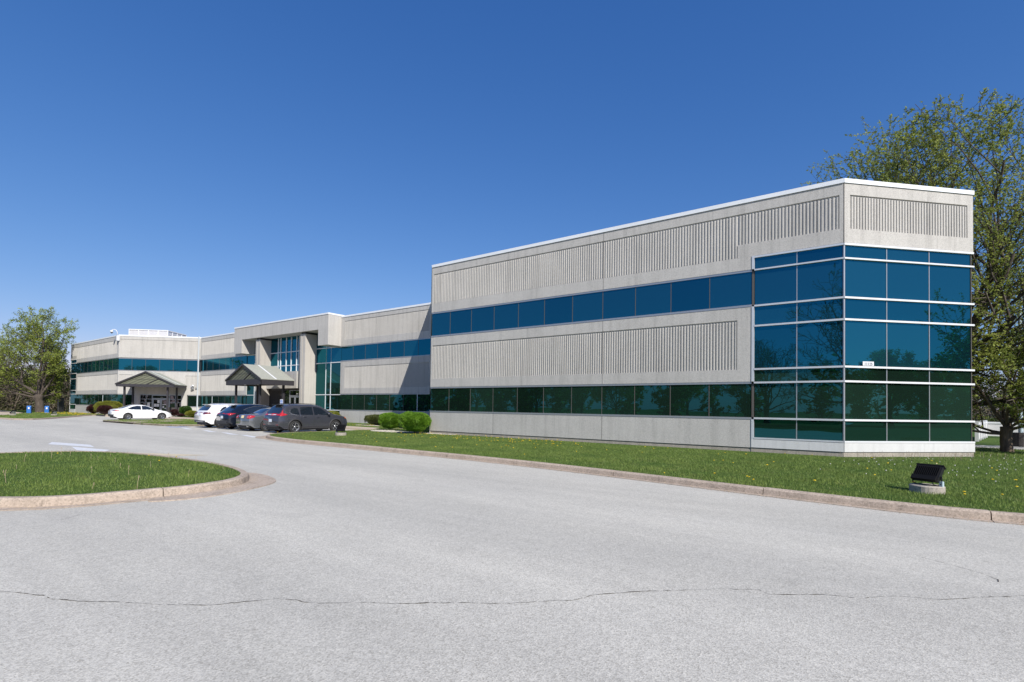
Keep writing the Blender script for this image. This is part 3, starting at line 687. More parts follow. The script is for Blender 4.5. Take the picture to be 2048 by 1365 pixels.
# downpipe at the inner corner of the wing
mb=MB(); mb.box(-65.94,-65.82,7.12,7.24,.1,9.72); part(mb,'downpipe',M['pipe'])
for z in (4.0,8.0): mb=MB(); mb.box(-65.9,-65.86,7.24,7.4,z,z+.06); part(mb,'pipe_bracket',M['alu'])
# street number on the transom and over the entrance
def text(name,s,size,F,a,o,z,mat,parent,th=.004):
    cu=bpy.data.curves.new(name,'FONT'); cu.body=s; cu.size=size; cu.extrude=th; cu.align_x='CENTER'; cu.offset=size*.015
    ob=bpy.data.objects.new(name,cu); COL.objects.link(ob)
    bpy.context.view_layer.update()
    me=bpy.data.meshes.new_from_object(ob.evaluated_get(bpy.context.evaluated_depsgraph_get())); bpy.data.objects.remove(ob)
    me.materials.clear(); me.materials.append(mat)
    o2=bpy.data.objects.new(name,me); COL.objects.link(o2); o2.parent=parent
    T=F.T; sx=Vector((T[0][0],T[1][0],0)); n=Vector((T[0][1],T[1][1],0)); p=F.pt(a,o,z)
    o2.matrix_local=Matrix(((sx.x,0,n.x,p.x),(sx.y,0,n.y,p.y),(0,1,0,p.z),(0,0,0,1))); return o2
mb=MB(); RF.box(mb,.70,1.13,.031,.04,3.235,3.38); np_=part(mb,'number_plate',M['white'])
text('street_number','11125',.13,RF,.915,.045,3.255,M['alu'],B)
text('street_number','11125',.17,CF,-44.95,-.015,2.62,M['paper'],B)
text('street_number','11125',.11,WR,4.75,-.02,2.24,M['paper'],B)

# rooftop equipment screen
def screenbox():
    e=empty('rooftop_screen',(-84.4,5.8,9.4),'white louvred equipment screen standing on the roof of the far wing','roof screen')
    A=Vector((0,0)); 
    for (O,d,n,L,k) in (((0,0),(S2,S2),(S2,-S2),5.0,4),((5*S2,5*S2),(-.64,.768),(.768,.64),4.6,4),((5*S2-4.6*.64,5*S2+4.6*.768),(-S2,-S2),(-S2,S2),5.0,4),((-4.6*.64,4.6*.768),(.64,-.768),(-.768,-.64),4.6,4)):
        F=Fac(O,d,n)
        mb=MB()
        for z in [i*.1 for i in range(2,24)]: 
            mb.add([F.pt(.05,-.02,z),F.pt(L-.05,-.02,z),F.pt(L-.05,-.07,z+.1),F.pt(.05,-.07,z+.1)],[(0,1,2,3)])
        mb.build('louvre_panel',M['screen'],e)
        mb=MB()
        for i in range(k+1): x=L*i/k; F.box(mb,max(0,x-.06),min(L,x+.06),-.06,.03,.2,2.4)
        F.box(mb,0,L,-.08,.04,2.4,2.52); F.box(mb,0,L,-.06,.03,.1,.2)
        mb.build('frame',M['white'],e,fix=True)
screenbox()

# gabled entrance canopies
def canopy(name,loc,rz,hw,dep,zb,zf,za,label,posts,attach):
    e=empty(name,loc,label,'canopy','gabled canopies at the entrances',rz)
    t=.07
    # local: x across, y back to the wall (0 = front edge), z up
    for sgn in (1,-1):
        a=[(0,za),(hw+.03,zf),(hw+.03,zf-t),(0,za-t)]
        mb=MB(); vs=[]
        for y in (-.08,dep):
            for x,z in a: vs.append((sgn*x,y,z))
        mb.add(vs,[(0,1,2,3),(7,6,5,4),(0,4,5,1),(1,5,6,2),(2,6,7,3),(3,7,4,0)])
        s=mb.build('roof_slope',M['shingle'],e,fix=True)
        mb=MB(); y0=dep*.42
        n=Vector((-(zf-za),0,hw+.03)).normalized(); n.x*=sgn if False else 1
        off=.012
        L=Vector((hw+.03,0,zf-za)); q=[Vector((0,y0,za)),L+Vector((0,y0,za)),L+Vector((0,y0+.16,za)),Vector((0,y0+.16,za))]
        nn=Vector((za-zf,0,hw+.03)).normalized()
        vs=[(p+nn*off) for p in q]+[(p+nn*.002) for p in q]
        vs=[(sgn*v.x,v.y,v.z) for v in vs]
        mb.add(vs,[(0,1,2,3),(0,4,5,1),(1,5,6,2),(2,6,7,3),(3,7,4,0)])
        mb.build('flashing_strip',M['white'],s,fix=True)
        if 1:
            mb=MB(); mb.box(sgn*hw-(.06 if sgn>0 else -.0),sgn*hw+(.0 if sgn>0 else .06),0,dep,zb,zf-.04); mb.build('fascia',M['darkband'],e,fix=True)
        mb=MB()   # rake trim
        d=Vector((sgn*(hw+.06),0,zf-za)); a0=Vector((0,-.10,za+.01)); b0=a0+d
        dn=Vector((0,0,-.17))
        vs=[a0,b0,b0+dn,a0+dn]; vs+=[v+Vector((0,.06,0)) for v in vs]
        mb.add(vs,[(0,1,2,3),(7,6,5,4),(0,4,5,1),(1,5,6,2),(2,6,7,3),(3,7,4,0)]); mb.build('rake_trim',M['darkband'],e,fix=True)
    mb=MB(); mb.box(-hw,hw,-.03,.05,zb,zf-.04); mb.build('fascia',M['darkband'],e)
    mb=MB(); mb.add([(-hw+.05,.06,zf-.06),(hw-.05,.06,zf-.06),(0,.06,za-.1)],[(0,1,2)]); mb.build('gable_panel',M['lattice'],e)
    mb=MB(); sl=(za-zf)/hw
    for i in range(1,10):   # muntins parallel to the right hand slope and to the eaves
        x=-hw+i*hw*2/10
        zt=zf-.06+(hw-abs(x))*sl-.05
        x2=x+(zt-(zf-.06))/sl*0
        # slanted bar running parallel to the left slope
        L=(hw-x)/2 if True else 0
        xe=x+L; ze=zf-.06+L*sl-.04
        mb.tube([(x,.05,zf-.06),(xe,.05,ze)],.016,4)
    for z in (zf+.35*(za-zf),zf+.65*(za-zf)):
        xx=hw*(1-(z-zf)/(za-zf)); mb.tube([(-xx,.05,z),(xx,.05,z)],.014,4)
    mb.tube([(hw*.02,.03,zf-.05),(hw*.5,.03,zf+.5*(za-zf))],.05,4)
    mb.build('gable_bars',M['darkband'],e)
    mb=MB(); mb.box(-hw+.06,hw-.06,.06,dep,zb+.08,zb+.12); mb.build('soffit',M['darkband'],e)
    for (x,y) in posts:
        mb=MB(); mb.box(x-.085,x+.085,y-.085,y+.085,-.05,zb+.08); p=mb.build('post',M['darkband'],e)
        mb=MB(); mb.box(x-.13,x+.13,y-.13,y+.13,-.05,.12); mb.build('post_base',M['darkband'],p)
    for (x,y) in ((-hw*.3,.7),(hw*.45,.7),(hw*.45,dep-.7)):
        mb=MB(); mb.tube([(x,y,zb+.08),(x,y,zb+.0)],[.14,.11],12); mb.build('ceiling_light',M['lampwhite'],e)
    return e
canopy('entrance_canopy',(-46.4,2.9,0),0,3.15,3.15,3.38,3.9,5.3,'gabled canopy with grey shingles on dark posts before the tall portal, nearer of the two',[(-2.35,.55),(2.0,.55),(-2.35,2.6),(2.3,2.6)],0)
canopy('entrance_canopy',(-68.9+S2*3.0,4.2-S2*3.0,0),R(45),3.02,2.95,3.42,3.75,5.2,'wide low gabled canopy on dark posts over the glazed door of the far wing',[(-2.4,.5),(2.1,.5),(-2.4,2.2),(2.3,2.2)],0)

# ------------------------------------------------------------------ cars
def smoothstep(a,b,x): t=max(0,min(1,(x-a)/(b-a))); return t*t*(3-2*t)
class CarShape:
    def __init__(s,p): s.p=p; s.xs=[a for a,_ in p['top']]; s.zs=[b for _,b in p['top']]
    def zt(s,y):
        # smoothed piecewise-linear roof line
        r=.05; return sum(np.interp(y+d,s.xs,s.zs)*w_ for d,w_ in ((-r,.25),(-r/2,.25),(0,0.0),(r/2,.25),(r,.25)))
    def zb(s,y):
        p=s.p; z=p['sill']+.16*(1-smoothstep(0,.35,y))+.12*smoothstep(p['L']-.5,p['L'],y)
        for yw in (p['yr'],p['yf']):
            d=abs(y-yw); ra=p['ra']
            if d<ra: z=max(z,p['rw']+math.sqrt(ra*ra-d*d))
        return min(z,s.zt(y)-.08)
    def plan(s,y):
        p=s.p; L=p['L']; a=max(0,(.55-y)/.55); b=max(0,(y-(L-.75))/.75)
        return 1-.13*a**2.2-.24*b**2.2
    def hw(s,y,z):
        p=s.p; W=p['W']/2; zt=s.zt(y); zb_=.25
        h=W*(1-.05*max(0,(.55-z)/.4)**2)
        if z>.62: h-=.035*smoothstep(.62,p['belt'],z)*W
        if z>p['belt']: h-=(z-p['belt'])*p['tumble']+.015
        # haunch over arches
        for yw in (p['yr'],p['yf']): h+=.012*math.exp(-((y-yw)/.38)**2)*smoothstep(.3,.6,z)*(1-smoothstep(.7,p['belt'],z))
        h*=s.plan(y)
        c=p['crown'] if zt>p['belt']+.1 else .07
        if z>zt-c:
            q=min(1,(z-(zt-c))/c); h*=max(0,(1-q**2.0))**.5 if q<1 else 0
        return max(0,h)
    def side(s,y,z,off=.006,sgn=1): return Vector((sgn*(s.hw(y,z)+off),y,z))
    def rear(s,x,z,off=.008):
        # furthest-back point of the surface at (x,z)
        lo,hi=-.001,s.p['L']/2
        sg=1 if x>=0 else -1; x=sg*min(abs(x),.975*s.hw(1.1,min(z,s.zt(1.1)-.03)))
        if s.hw(.0,z)>=abs(x) and s.zt(0)>=z and s.zb(0)<=z: return Vector((x,-off,z))
        for _ in range(26):
            m=(lo+hi)/2
            if s.zt(m)>z and s.hw(m,z)>=abs(x): hi=m
            else: lo=m
        return Vector((x,hi-off,z+off*.3))
    def front(s,x,z,off=.008):
        L=s.p['L']; lo,hi=L/2,L+.001
        if s.hw(L,z)>=abs(x) and s.zt(L)>=z: return Vector((x,L+off,z))
        for _ in range(26):
            m=(lo+hi)/2
            if s.zt(m)>z and s.hw(m,z)>=abs(x): lo=m
            else: hi=m
        return Vector((x,lo+off,z+off*.3))
def patch(fn,poly,step=.05,back=None):
    """grid-sample a 2D polygon and lift it with fn(u,v): smooth-edged triangulated patch"""
    import mathutils
    P=[]
    n=len(poly)
    for i in range(n):
        a,b=poly[i],poly[(i+1)%n]; L=math.hypot(b[0]-a[0],b[1]-a[1]); k=max(1,int(L/step))
        for j in range(k): P.append((a[0]+(b[0]-a[0])*j/k,a[1]+(b[1]-a[1])*j/k))
    nb=len(P); xs=[p[0] for p in P]; ys=[p[1] for p in P]; I=[]
    x=min(xs)+step/2
    pa=np.array(P)
    while x<max(xs):
        y=min(ys)+step/2
        while y<max(ys):
            if inpoly(np.array([x]),np.array([y]),[tuple(p) for p in poly])[0] and np.hypot(pa[:,0]-x,pa[:,1]-y).min()>step*.45: I.append((x,y))
            y+=step
        x+=step
    pts=[Vector(p) for p in P+I]
    vs,_,fs,*_r=mathutils.geometry.delaunay_2d_cdt(pts,[(i,(i+1)%nb) for i in range(nb)],[],1,1e-5)
    return MB().add([fn(v.x,v.y) for v in vs],[tuple(f) for f in fs])
def ppart(par,name,mat,fn,poly,step=.06,smooth=True):
    mb=patch(fn,poly,step); return mb.build(name,mat,par,smooth=smooth,fix=True)
def make_car(name,loc,rz,label,cat,p,paintmat,group='cars parked nose-in by the building'):
    S=CarShape(p); L=p['L']
    e=empty(name,loc,label,cat,group,rz)
    ys=sorted(set([round(v,4) for v in list(np.linspace(0,L,72))+[0,.015,.04,.08,L-.08,L-.04,L-.015,L]+[yw+p['ra']*math.cos(a) for yw in (p['yr'],p['yf']) for a in np.linspace(0,math.pi,15)]]))
    nr=22; V=[]; 
    for y in ys:
        zb,zt=S.zb(y),S.zt(y); c=p['crown'] if zt>p['belt']+.1 else .07
        c=min(c,(zt-zb)*.6)
        zz=[zb+(zt-c-zb)*i/12 for i in range(13)]+[zt-c+c*math.sin(math.pi/2*i/(nr-13)) for i in range(1,nr-12)]
        row=[(S.hw(y,min(z,zt-1e-4)) if k<len(zz)-1 else 0,y,z) for k,z in enumerate(zz)]
        V.append(row)
    m=len(V[0]); mb=MB(); vs=[];fs=[]
    for row in V:
        vs+=[r for r in row]+[(-r[0],r[1],r[2]) for r in row[:-1][::-1]]
    w_=2*m-1
    for i in range(len(V)-1):
        for j in range(w_-1): fs.append((i*w_+j,(i+1)*w_+j,(i+1)*w_+j+1,i*w_+j+1))
    fs.append(tuple(range(w_))); fs.append(tuple((len(V)-1)*w_+j for j in range(w_)))
    mb.add(vs,fs); body=mb.build('body',paintmat,e,smooth=True,fix=True)
    # dark underbody filling the tunnel behind the wheels
    mb=MB(); W=p['W']/2; mb.box(-W+.28,W-.28,.12,L-.12,.2,p['belt']-.12); mb.box(-W+.10,W-.10,p['yr']+p['ra']+.02,p['yf']-p['ra']-.02,.17,.5); mb.build('underbody',M['cladding'],e)
    # wheels
    for yw in (p['yr'],p['yf']):
        for sgn in (1,-1):
            rw=p['rw']; T=Matrix.Translation((sgn*(W-.115),yw,rw))@Matrix.Diagonal((sgn,1,1,1))
            we=MB().lathe([(rw*.62,.095),(rw*.66,.105),(rw*.78,.112),(rw*.93,.105),(rw*.985,.085),(rw,.05),(rw,-.06),(rw*.95,-.1),(rw*.5,-.1)],36,T).build('wheel',M['rubber'],e,smooth=True,fix=True)
            mb=MB().lathe([(0,.055),(rw*.1,.062),(rw*.14,.05),(rw*.16,.02)],24,T); r0,r1=rw*.12,rw*.635; ns=p['spokes']
            for k in range(ns):
                a=2*math.pi*(k+.15)/ns; 
                for q in ((-.07,.10),) if ns>7 else ((-.14,-.02),(.02,.14)):
                    vs=[]
                    for (r,hh,wd) in ((r0,.05,.7),(r1,.085,1.0)):
                        for t_ in q: vs.append(T@Vector((hh,r*math.cos(a+t_*wd*(1.6 if r==r0 else 1)),r*math.sin(a+t_*wd*(1.6 if r==r0 else 1)))))
                    for (r,hh,wd) in ((r0,.01,.7),(r1,.05,1.0)):
                        for t_ in q: vs.append(T@Vector((hh,r*math.cos(a+t_*wd*(1.6 if r==r0 else 1)),r*math.sin(a+t_*wd*(1.6 if r==r0 else 1)))))
                    mb.add(vs,[(0,1,3,2),(4,6,7,5),(0,2,6,4),(1,5,7,3),(0,4,5,1),(2,3,7,6)])
            mb.lathe([(rw*.60,.07),(rw*.625,.10),(rw*.655,.104),(rw*.655,.03),(rw*.6,.0)],36,T)
            mb.build('rim',M['rim'],we,fix=True)
            MB().lathe([(0,.012),(rw*.61,.012)],24,T).build('brake_disc',M['rimdark'],we,fix=True)
    # glass
    for sgn in (1,-1):
        for poly in p['side_glass']:
            ppart(e,'side_window',M['carglass'],lambda u,v,sgn=sgn: S.side(u,v,.005,sgn),poly)
        if p.get('trimline'):
            pts=[S.side(u,v,.012,sgn) for u,v in p['trimline']]; MB().tube(pts,.011,5).build('window_trim',M['rim'],e)
        # door shut lines and handles
        mb=MB()
        for (u0,v0,u1,v1) in p['doors']:
            mb.tube([S.side(u0+(u1-u0)*t,v0+(v1-v0)*t,.001,sgn) for t in np.linspace(0,1,9)],.0045,4)
        mb.build('door_gap',M['black'],e)
        for (u,v) in p['handles']:
            MB().tube([S.side(u-.1,v,.004,sgn),S.side(u-.08,v,.03,sgn),S.side(u+.08,v+.004,.03,sgn),S.side(u+.1,v,.004,sgn)],.013,6).build('door_handle',paintmat,e,smooth=True)
        # mirror
        u,v=p['mirror']; c=S.side(u,v,.0,sgn)
        mb=MB(); mb.tube([c+Vector((sgn*-.02,0,-.02)),c+Vector((sgn*.07,0,0)),c+Vector((sgn*.10,0,.02)),c+Vector((sgn*.19,0,.03)),c+Vector((sgn*.21,0,.03))],[.02,.03,.075,.08,.04],10); mb.build('mirror',p.get('mirrormat',paintmat),e,smooth=True)
        if p.get('arch'):
            for yw in (p['yr'],p['yf']):
                ra=p['ra']; mb=MB(); vs=[];fs=[];n=26
                for k in range(n+1):
                    a=-.35+(math.pi+.7)*k/n
                    for rr,of in ((ra-.015,.012),(ra+.02,.018),(ra+.055,.012),(ra+.06,.0)):
                        yy=yw+rr*math.cos(a); z_=max(.2,p['rw']+rr*math.sin(a)); vs.append(S.side(yy,z_,of,sgn))
                for k in range(n):
                    for j in range(3): fs.append((k*4+j,k*4+j+1,k*4+5+j,k*4+4+j))
                mb.add(vs,fs).build('wheel_arch_trim',p['arch'],e,smooth=True,fix=True)
            y0,y1=p['yr']+p['ra'],p['yf']-p['ra']
            ppart(e,'sill_trim',p['arch'],lambda u,v,sgn=sgn: S.side(u,v,.01,sgn),[(y0,.26),(y1,.26),(y1,.36),(y0,.36)],.1)
        for (nm,mt,poly) in p.get('side_lamps',()):
            ppart(e,nm,M[mt],lambda u,v,sgn=sgn: S.side(u,v,.010,sgn),poly,.03)
        for (nm,mt,poly) in p['rear_lamps']:
            ppart(e,nm,M[mt],lambda u,v,sgn=sgn: S.rear(sgn*u,v,.012),poly,.03)
        for (nm,mt,poly) in p['front_lamps']:
            ppart(e,nm,M[mt],lambda u,v,sgn=sgn: S.front(sgn*u,v,.010),poly,.05)
    ppart(e,'rear_window',M['carglass'],lambda u,v: S.rear(u,v,.007),p['rear_glass'])
    ppart(e,'windscreen',M['carglass'],lambda u,v: S.front(u,v,.006),p['wind'])
    for (nm,mt,poly) in p.get('rear_parts',()): ppart(e,nm,M[mt],lambda u,v: S.rear(u,v,.014),poly,.05)
    x0,z0=p['plate']; ppart(e,'licence_plate',M[p.get('platemat','plate')],lambda u,v: S.rear(u,v,.024)+Vector((0,-.004,0)),[(-.155+x0,z0-.08),(.155+x0,z0-.08),(.155+x0,z0+.08),(-.155+x0,z0+.08)],.1)
    if p.get('spoiler'):
        y,z=p['spoiler']; hwid=S.hw(y,z-.1)*.86
        mb=MB(); mb.box(-hwid,hwid,y-.16,y+.10,z-.035,z-.005); mb.build('spoiler',p.get('spoilermat',paintmat),e)
    if p.get('rails'):
        for sgn in (1,-1): MB().tube([(sgn*(W-.28),y,S.zt(y)-.02+.03*(0 if y in(p['rails'][0],p['rails'][1]) else 1)) for y in (p['rails'][0],p['rails'][0]+.15,(p['rails'][0]+p['rails'][1])/2,p['rails'][1]-.15,p['rails'][1])],.016,6).build('roof_rail',M[p.get('railmat','black')],e)
    for sgn in (1,-1):
        if p.get('exhaust'): MB().tube([(sgn*.55,-.02,p['exhaust']),(sgn*.55,.2,p['exhaust'])],.04,10).build('exhaust',M['rim'],e)
    return e
def mir(poly): return [(-a,b) for a,b in poly[::-1]]
SUV1=dict(L=4.6,W=1.85,yr=.96,yf=3.62,rw=.36,ra=.42,sill=.26,belt=1.02,tumble=.42,crown=.10,spokes=5,
 top=[(0,.92),(.03,.98),(.10,1.08),(.20,1.24),(.36,1.50),(.46,1.60),(.7,1.655),(1.3,1.69),(2.2,1.685),(2.7,1.62),(3.05,1.44),(3.55,1.13),(3.75,1.08),(4.25,.99),(4.48,.87),(4.56,.72),(4.6,.5)],
 side_glass=[[(.62,1.20),(.95,1.08),(1.22,1.06),(1.20,1.40),(1.0,1.45),(.80,1.38)],[(1.29,1.06),(2.10,1.04),(2.10,1.50),(1.9,1.52),(1.36,1.48)],[(2.18,1.04),(3.25,1.03),(3.05,1.17),(2.70,1.42),(2.55,1.48),(2.18,1.51)]],
 doors=[(1.30,.98,1.36,.55),(2.14,1.0,2.14,.38),(3.22,.98,3.2,.36),(1.45,.36,3.2,.36)],trimline=[(1.06,1.035),(.80,1.08),(.64,1.18),(.70,1.30)],handles=[(1.55,.92),(2.38,.90)],mirror=(3.08,1.08),mirrormat=M['p_charcoal'],arch=M['cladding'],
 rear_lamps=[('tail_lamp','red',[(.42,1.02),(.82,1.0),(.86,1.10),(.84,1.2),(.72,1.62),(.66,1.60),(.74,1.2),(.70,1.1),(.42,1.09)]),('reflector','darkred',[(.50,.44),(.80,.46),(.80,.52),(.55,.50)])],
 side_lamps=[('tail_lamp','red',[(.05,.97),(.16,.98),(.50,1.06),(.36,1.12),(.14,1.14),(.05,1.08)]),('side_marker','orange',[(4.28,.86),(4.44,.80),(4.40,.86),(4.26,.92)])],
 front_lamps=[('headlamp','lampwhite',[(.45,.74),(.78,.78),(.72,.90),(.45,.84)])],
 rear_glass=[(-.62,1.12),(.62,1.12),(.58,1.50),(-.58,1.50)],wind=[(-.62,1.16),(.62,1.16),(.52,1.55),(-.52,1.55)],
 rear_parts=[('rear_trim','lampwhite',[(-.42,1.03),(.42,1.03),(.42,1.07),(-.42,1.07)]),('rear_bumper_trim','cladding',[(-.70,.36),(.70,.36),(.74,.46),(-.74,.46)])],plate=(0,.72),spoiler=(.42,1.63),rails=(.7,2.5))
SUV2=dict(SUV1,L=4.64,W=1.86,top=[(0,.90),(.03,1.0),(.08,1.06),(.25,1.18),(.55,1.42),(.72,1.53),(1.0,1.60),(1.6,1.645),(2.2,1.63),(2.7,1.56),(3.05,1.38),(3.55,1.10),(3.8,1.05),(4.3,.96),(4.5,.84),(4.6,.65),(4.64,.48)],
 side_glass=[[(.95,1.24),(1.25,1.06),(2.1,1.03),(2.1,1.46),(1.7,1.47),(1.3,1.40)],[(2.18,1.03),(3.22,1.02),(3.05,1.15),(2.7,1.37),(2.5,1.45),(2.18,1.47)]],trimline=[(.9,1.24),(1.2,1.36),(1.6,1.47),(2.1,1.50),(2.5,1.47),(2.8,1.34)],
 doors=[(1.30,1.0,1.36,.55),(2.14,1.0,2.14,.38),(3.22,.98,3.2,.36)],mirrormat=M['p_navy'],
 rear_lamps=[('tail_lamp','red',[(.30,1.00),(.60,.96),(.84,.90),(.86,.97),(.82,1.05),(.55,1.02)])],side_lamps=[('tail_lamp','red',[(.03,.90),(.42,1.03),(.03,1.03)])],
 rear_glass=[(-.60,1.14),(.60,1.14),(.54,1.50),(-.54,1.50)],wind=[(-.62,1.14),(.62,1.14),(.52,1.5),(-.52,1.5)],
 rear_parts=[('rear_bumper_trim','cladding',[(-.72,.36),(.72,.36),(.78,.56),(-.78,.56)]),('lower_trim','rim',[(.45,.42),(.78,.48),(.76,.50),(.45,.45)])],plate=(0,.78),spoiler=(.62,1.55),rails=None,spokes=10)
SUV3=dict(SUV1,trimline=None,L=4.66,W=1.89,top=[(0,.94),(.03,1.02),(.10,1.10),(.25,1.28),(.42,1.47),(.55,1.56),(.85,1.61),(1.5,1.64),(2.3,1.62),(2.75,1.55),(3.1,1.38),(3.6,1.11),(3.85,1.06),(4.3,.98),(4.52,.86),(4.62,.65),(4.66,.48)],
 side_glass=[[(.85,1.10),(1.35,1.07),(1.33,1.44),(1.15,1.40),(1.0,1.3)],[(1.40,1.07),(2.12,1.04),(2.12,1.48),(1.5,1.47)],[(2.20,1.04),(3.25,1.03),(3.08,1.16),(2.72,1.38),(2.55,1.45),(2.20,1.48)]],mirrormat=M['p_white'],
 rear_lamps=[('tail_lamp','darkred',[(.45,.92),(.84,.92),(.86,1.05),(.45,1.05)])],side_lamps=[('tail_lamp','darkred',[(.03,.93),(.20,.93),(.34,1.0),(.20,1.05),(.03,1.05)])],
 rear_glass=[(-.64,1.16),(.64,1.16),(.66,1.25),(.58,1.46),(-.58,1.46),(-.66,1.25)],
 rear_parts=[('rear_bumper_trim','cladding',[(-.76,.36),(.76,.36),(.80,.50),(-.80,.50)]),('lower_trim','rim',[(-.5,.39),(.5,.39),(.55,.44),(-.55,.44)])],plate=(0,.90),spoiler=(.48,1.58),rails=(.9,2.5),railmat='rim',spokes=5)
SED1=dict(SUV1,trimline=None,L=4.60,W=1.78,yr=.98,yf=3.74,rw=.33,ra=.375,sill=.20,belt=.93,tumble=.5,
 top=[(0,.82),(.02,.94),(.08,1.00),(.3,1.035),(.72,1.06),(.95,1.16),(1.35,1.36),(1.75,1.43),(2.2,1.44),(2.55,1.40),(2.9,1.24),(3.35,1.02),(3.55,.98),(4.15,.88),(4.45,.74),(4.57,.58),(4.6,.42)],
 side_glass=[[(1.15,1.06),(1.32,.99),(2.05,.97),(2.05,1.32),(1.75,1.32),(1.5,1.26)],[(2.12,.97),(3.1,.96),(2.9,1.07),(2.6,1.25),(2.45,1.31),(2.12,1.33)]],
 doors=[(1.30,.94,1.38,.5),(2.08,.94,2.08,.32),(3.1,.92,3.1,.3)],handles=[(1.55,.86),(2.35,.84)],mirror=(2.95,.99),mirrormat=M['p_silver'],arch=None,
 rear_lamps=[('tail_lamp','red',[(.48,.78),(.80,.76),(.84,.90),(.78,.96),(.52,.94)]),('lamp_strip','lampwhite',[(.52,.845),(.80,.86),(.80,.875),(.52,.86)])],side_lamps=[('tail_lamp','red',[(.03,.77),(.22,.82),(.34,.93),(.16,.95),(.03,.94)])],
 front_lamps=[('headlamp','lampwhite',[(.45,.62),(.75,.66),(.70,.76),(.45,.72)])],
 rear_glass=[(-.58,1.09),(.58,1.09),(.50,1.34),(-.50,1.34)],wind=[(-.62,1.05),(.62,1.05),(.50,1.36),(-.50,1.36)],
 rear_parts=[('rear_bumper_trim','rim',[(-.55,.36),(.55,.36),(.58,.39),(-.58,.39)])],plate=(-.0,.86),platemat='plateb',spoiler=None,rails=None,exhaust=.3,spokes=10)
SED2=dict(SED1,L=4.63,W=1.78,yr=1.02,yf=3.72,rw=.325,ra=.375,
 top=[(0,.80),(.03,.93),(.08,.98),(.3,1.04),(.55,1.07),(.85,1.19),(1.35,1.38),(1.75,1.435),(2.2,1.435),(2.6,1.37),(3.0,1.18),(3.4,1.0),(3.6,.95),(4.15,.84),(4.45,.70),(4.6,.55),(4.63,.42)],
 side_glass=[[(1.0,1.07),(1.22,.98),(2.05,.96),(2.05,1.31),(1.75,1.32),(1.4,1.24)],[(2.12,.96),(3.2,.95),(3.0,1.05),(2.65,1.24),(2.45,1.31),(2.12,1.32)]],
 rear_lamps=[('tail_lamp','darkred',[(.35,.86),(.80,.84),(.82,.91),(.35,.90)])],side_lamps=[('tail_lamp','red',[(.03,.83),(.40,.86),(.36,.90),(.03,.92)])],
 rear_parts=[('rear_bumper_trim','cladding',[(-.62,.36),(.62,.36),(.80,.52),(-.80,.52)])],plate=(0,.74),platemat='plate',mirrormat=M['black'],exhaust=None,spokes=10)
# parked nose-in: rear bumpers towards the drive
make_car('parked_car',(-26.98,-5.12,0),0,'charcoal SUV with red L-shaped tail lamps, last in the row beside the lawn','SUV',SUV1,M['p_charcoal'])
make_car('parked_car',(-30.0,-5.2,0),0,'grey-silver sedan parked between the charcoal SUV and the black SUV','sedan',SED1,M['p_silver'])
make_car('parked_car',(-32.75,-5.1,0),0,'glossy black-navy SUV parked between the silver sedan and the white SUV','SUV',SUV2,M['p_navy'])
make_car('parked_car',(-35.75,-5.15,0),0,'white SUV with dark red tail lamps at the far end of the row of four','SUV',SUV3,M['p_white'])
make_car('parked_car',(-55.35,-4.35,0),0,'white sedan parked alone in front of the far canopy','sedan',SED2,M['p_white'])

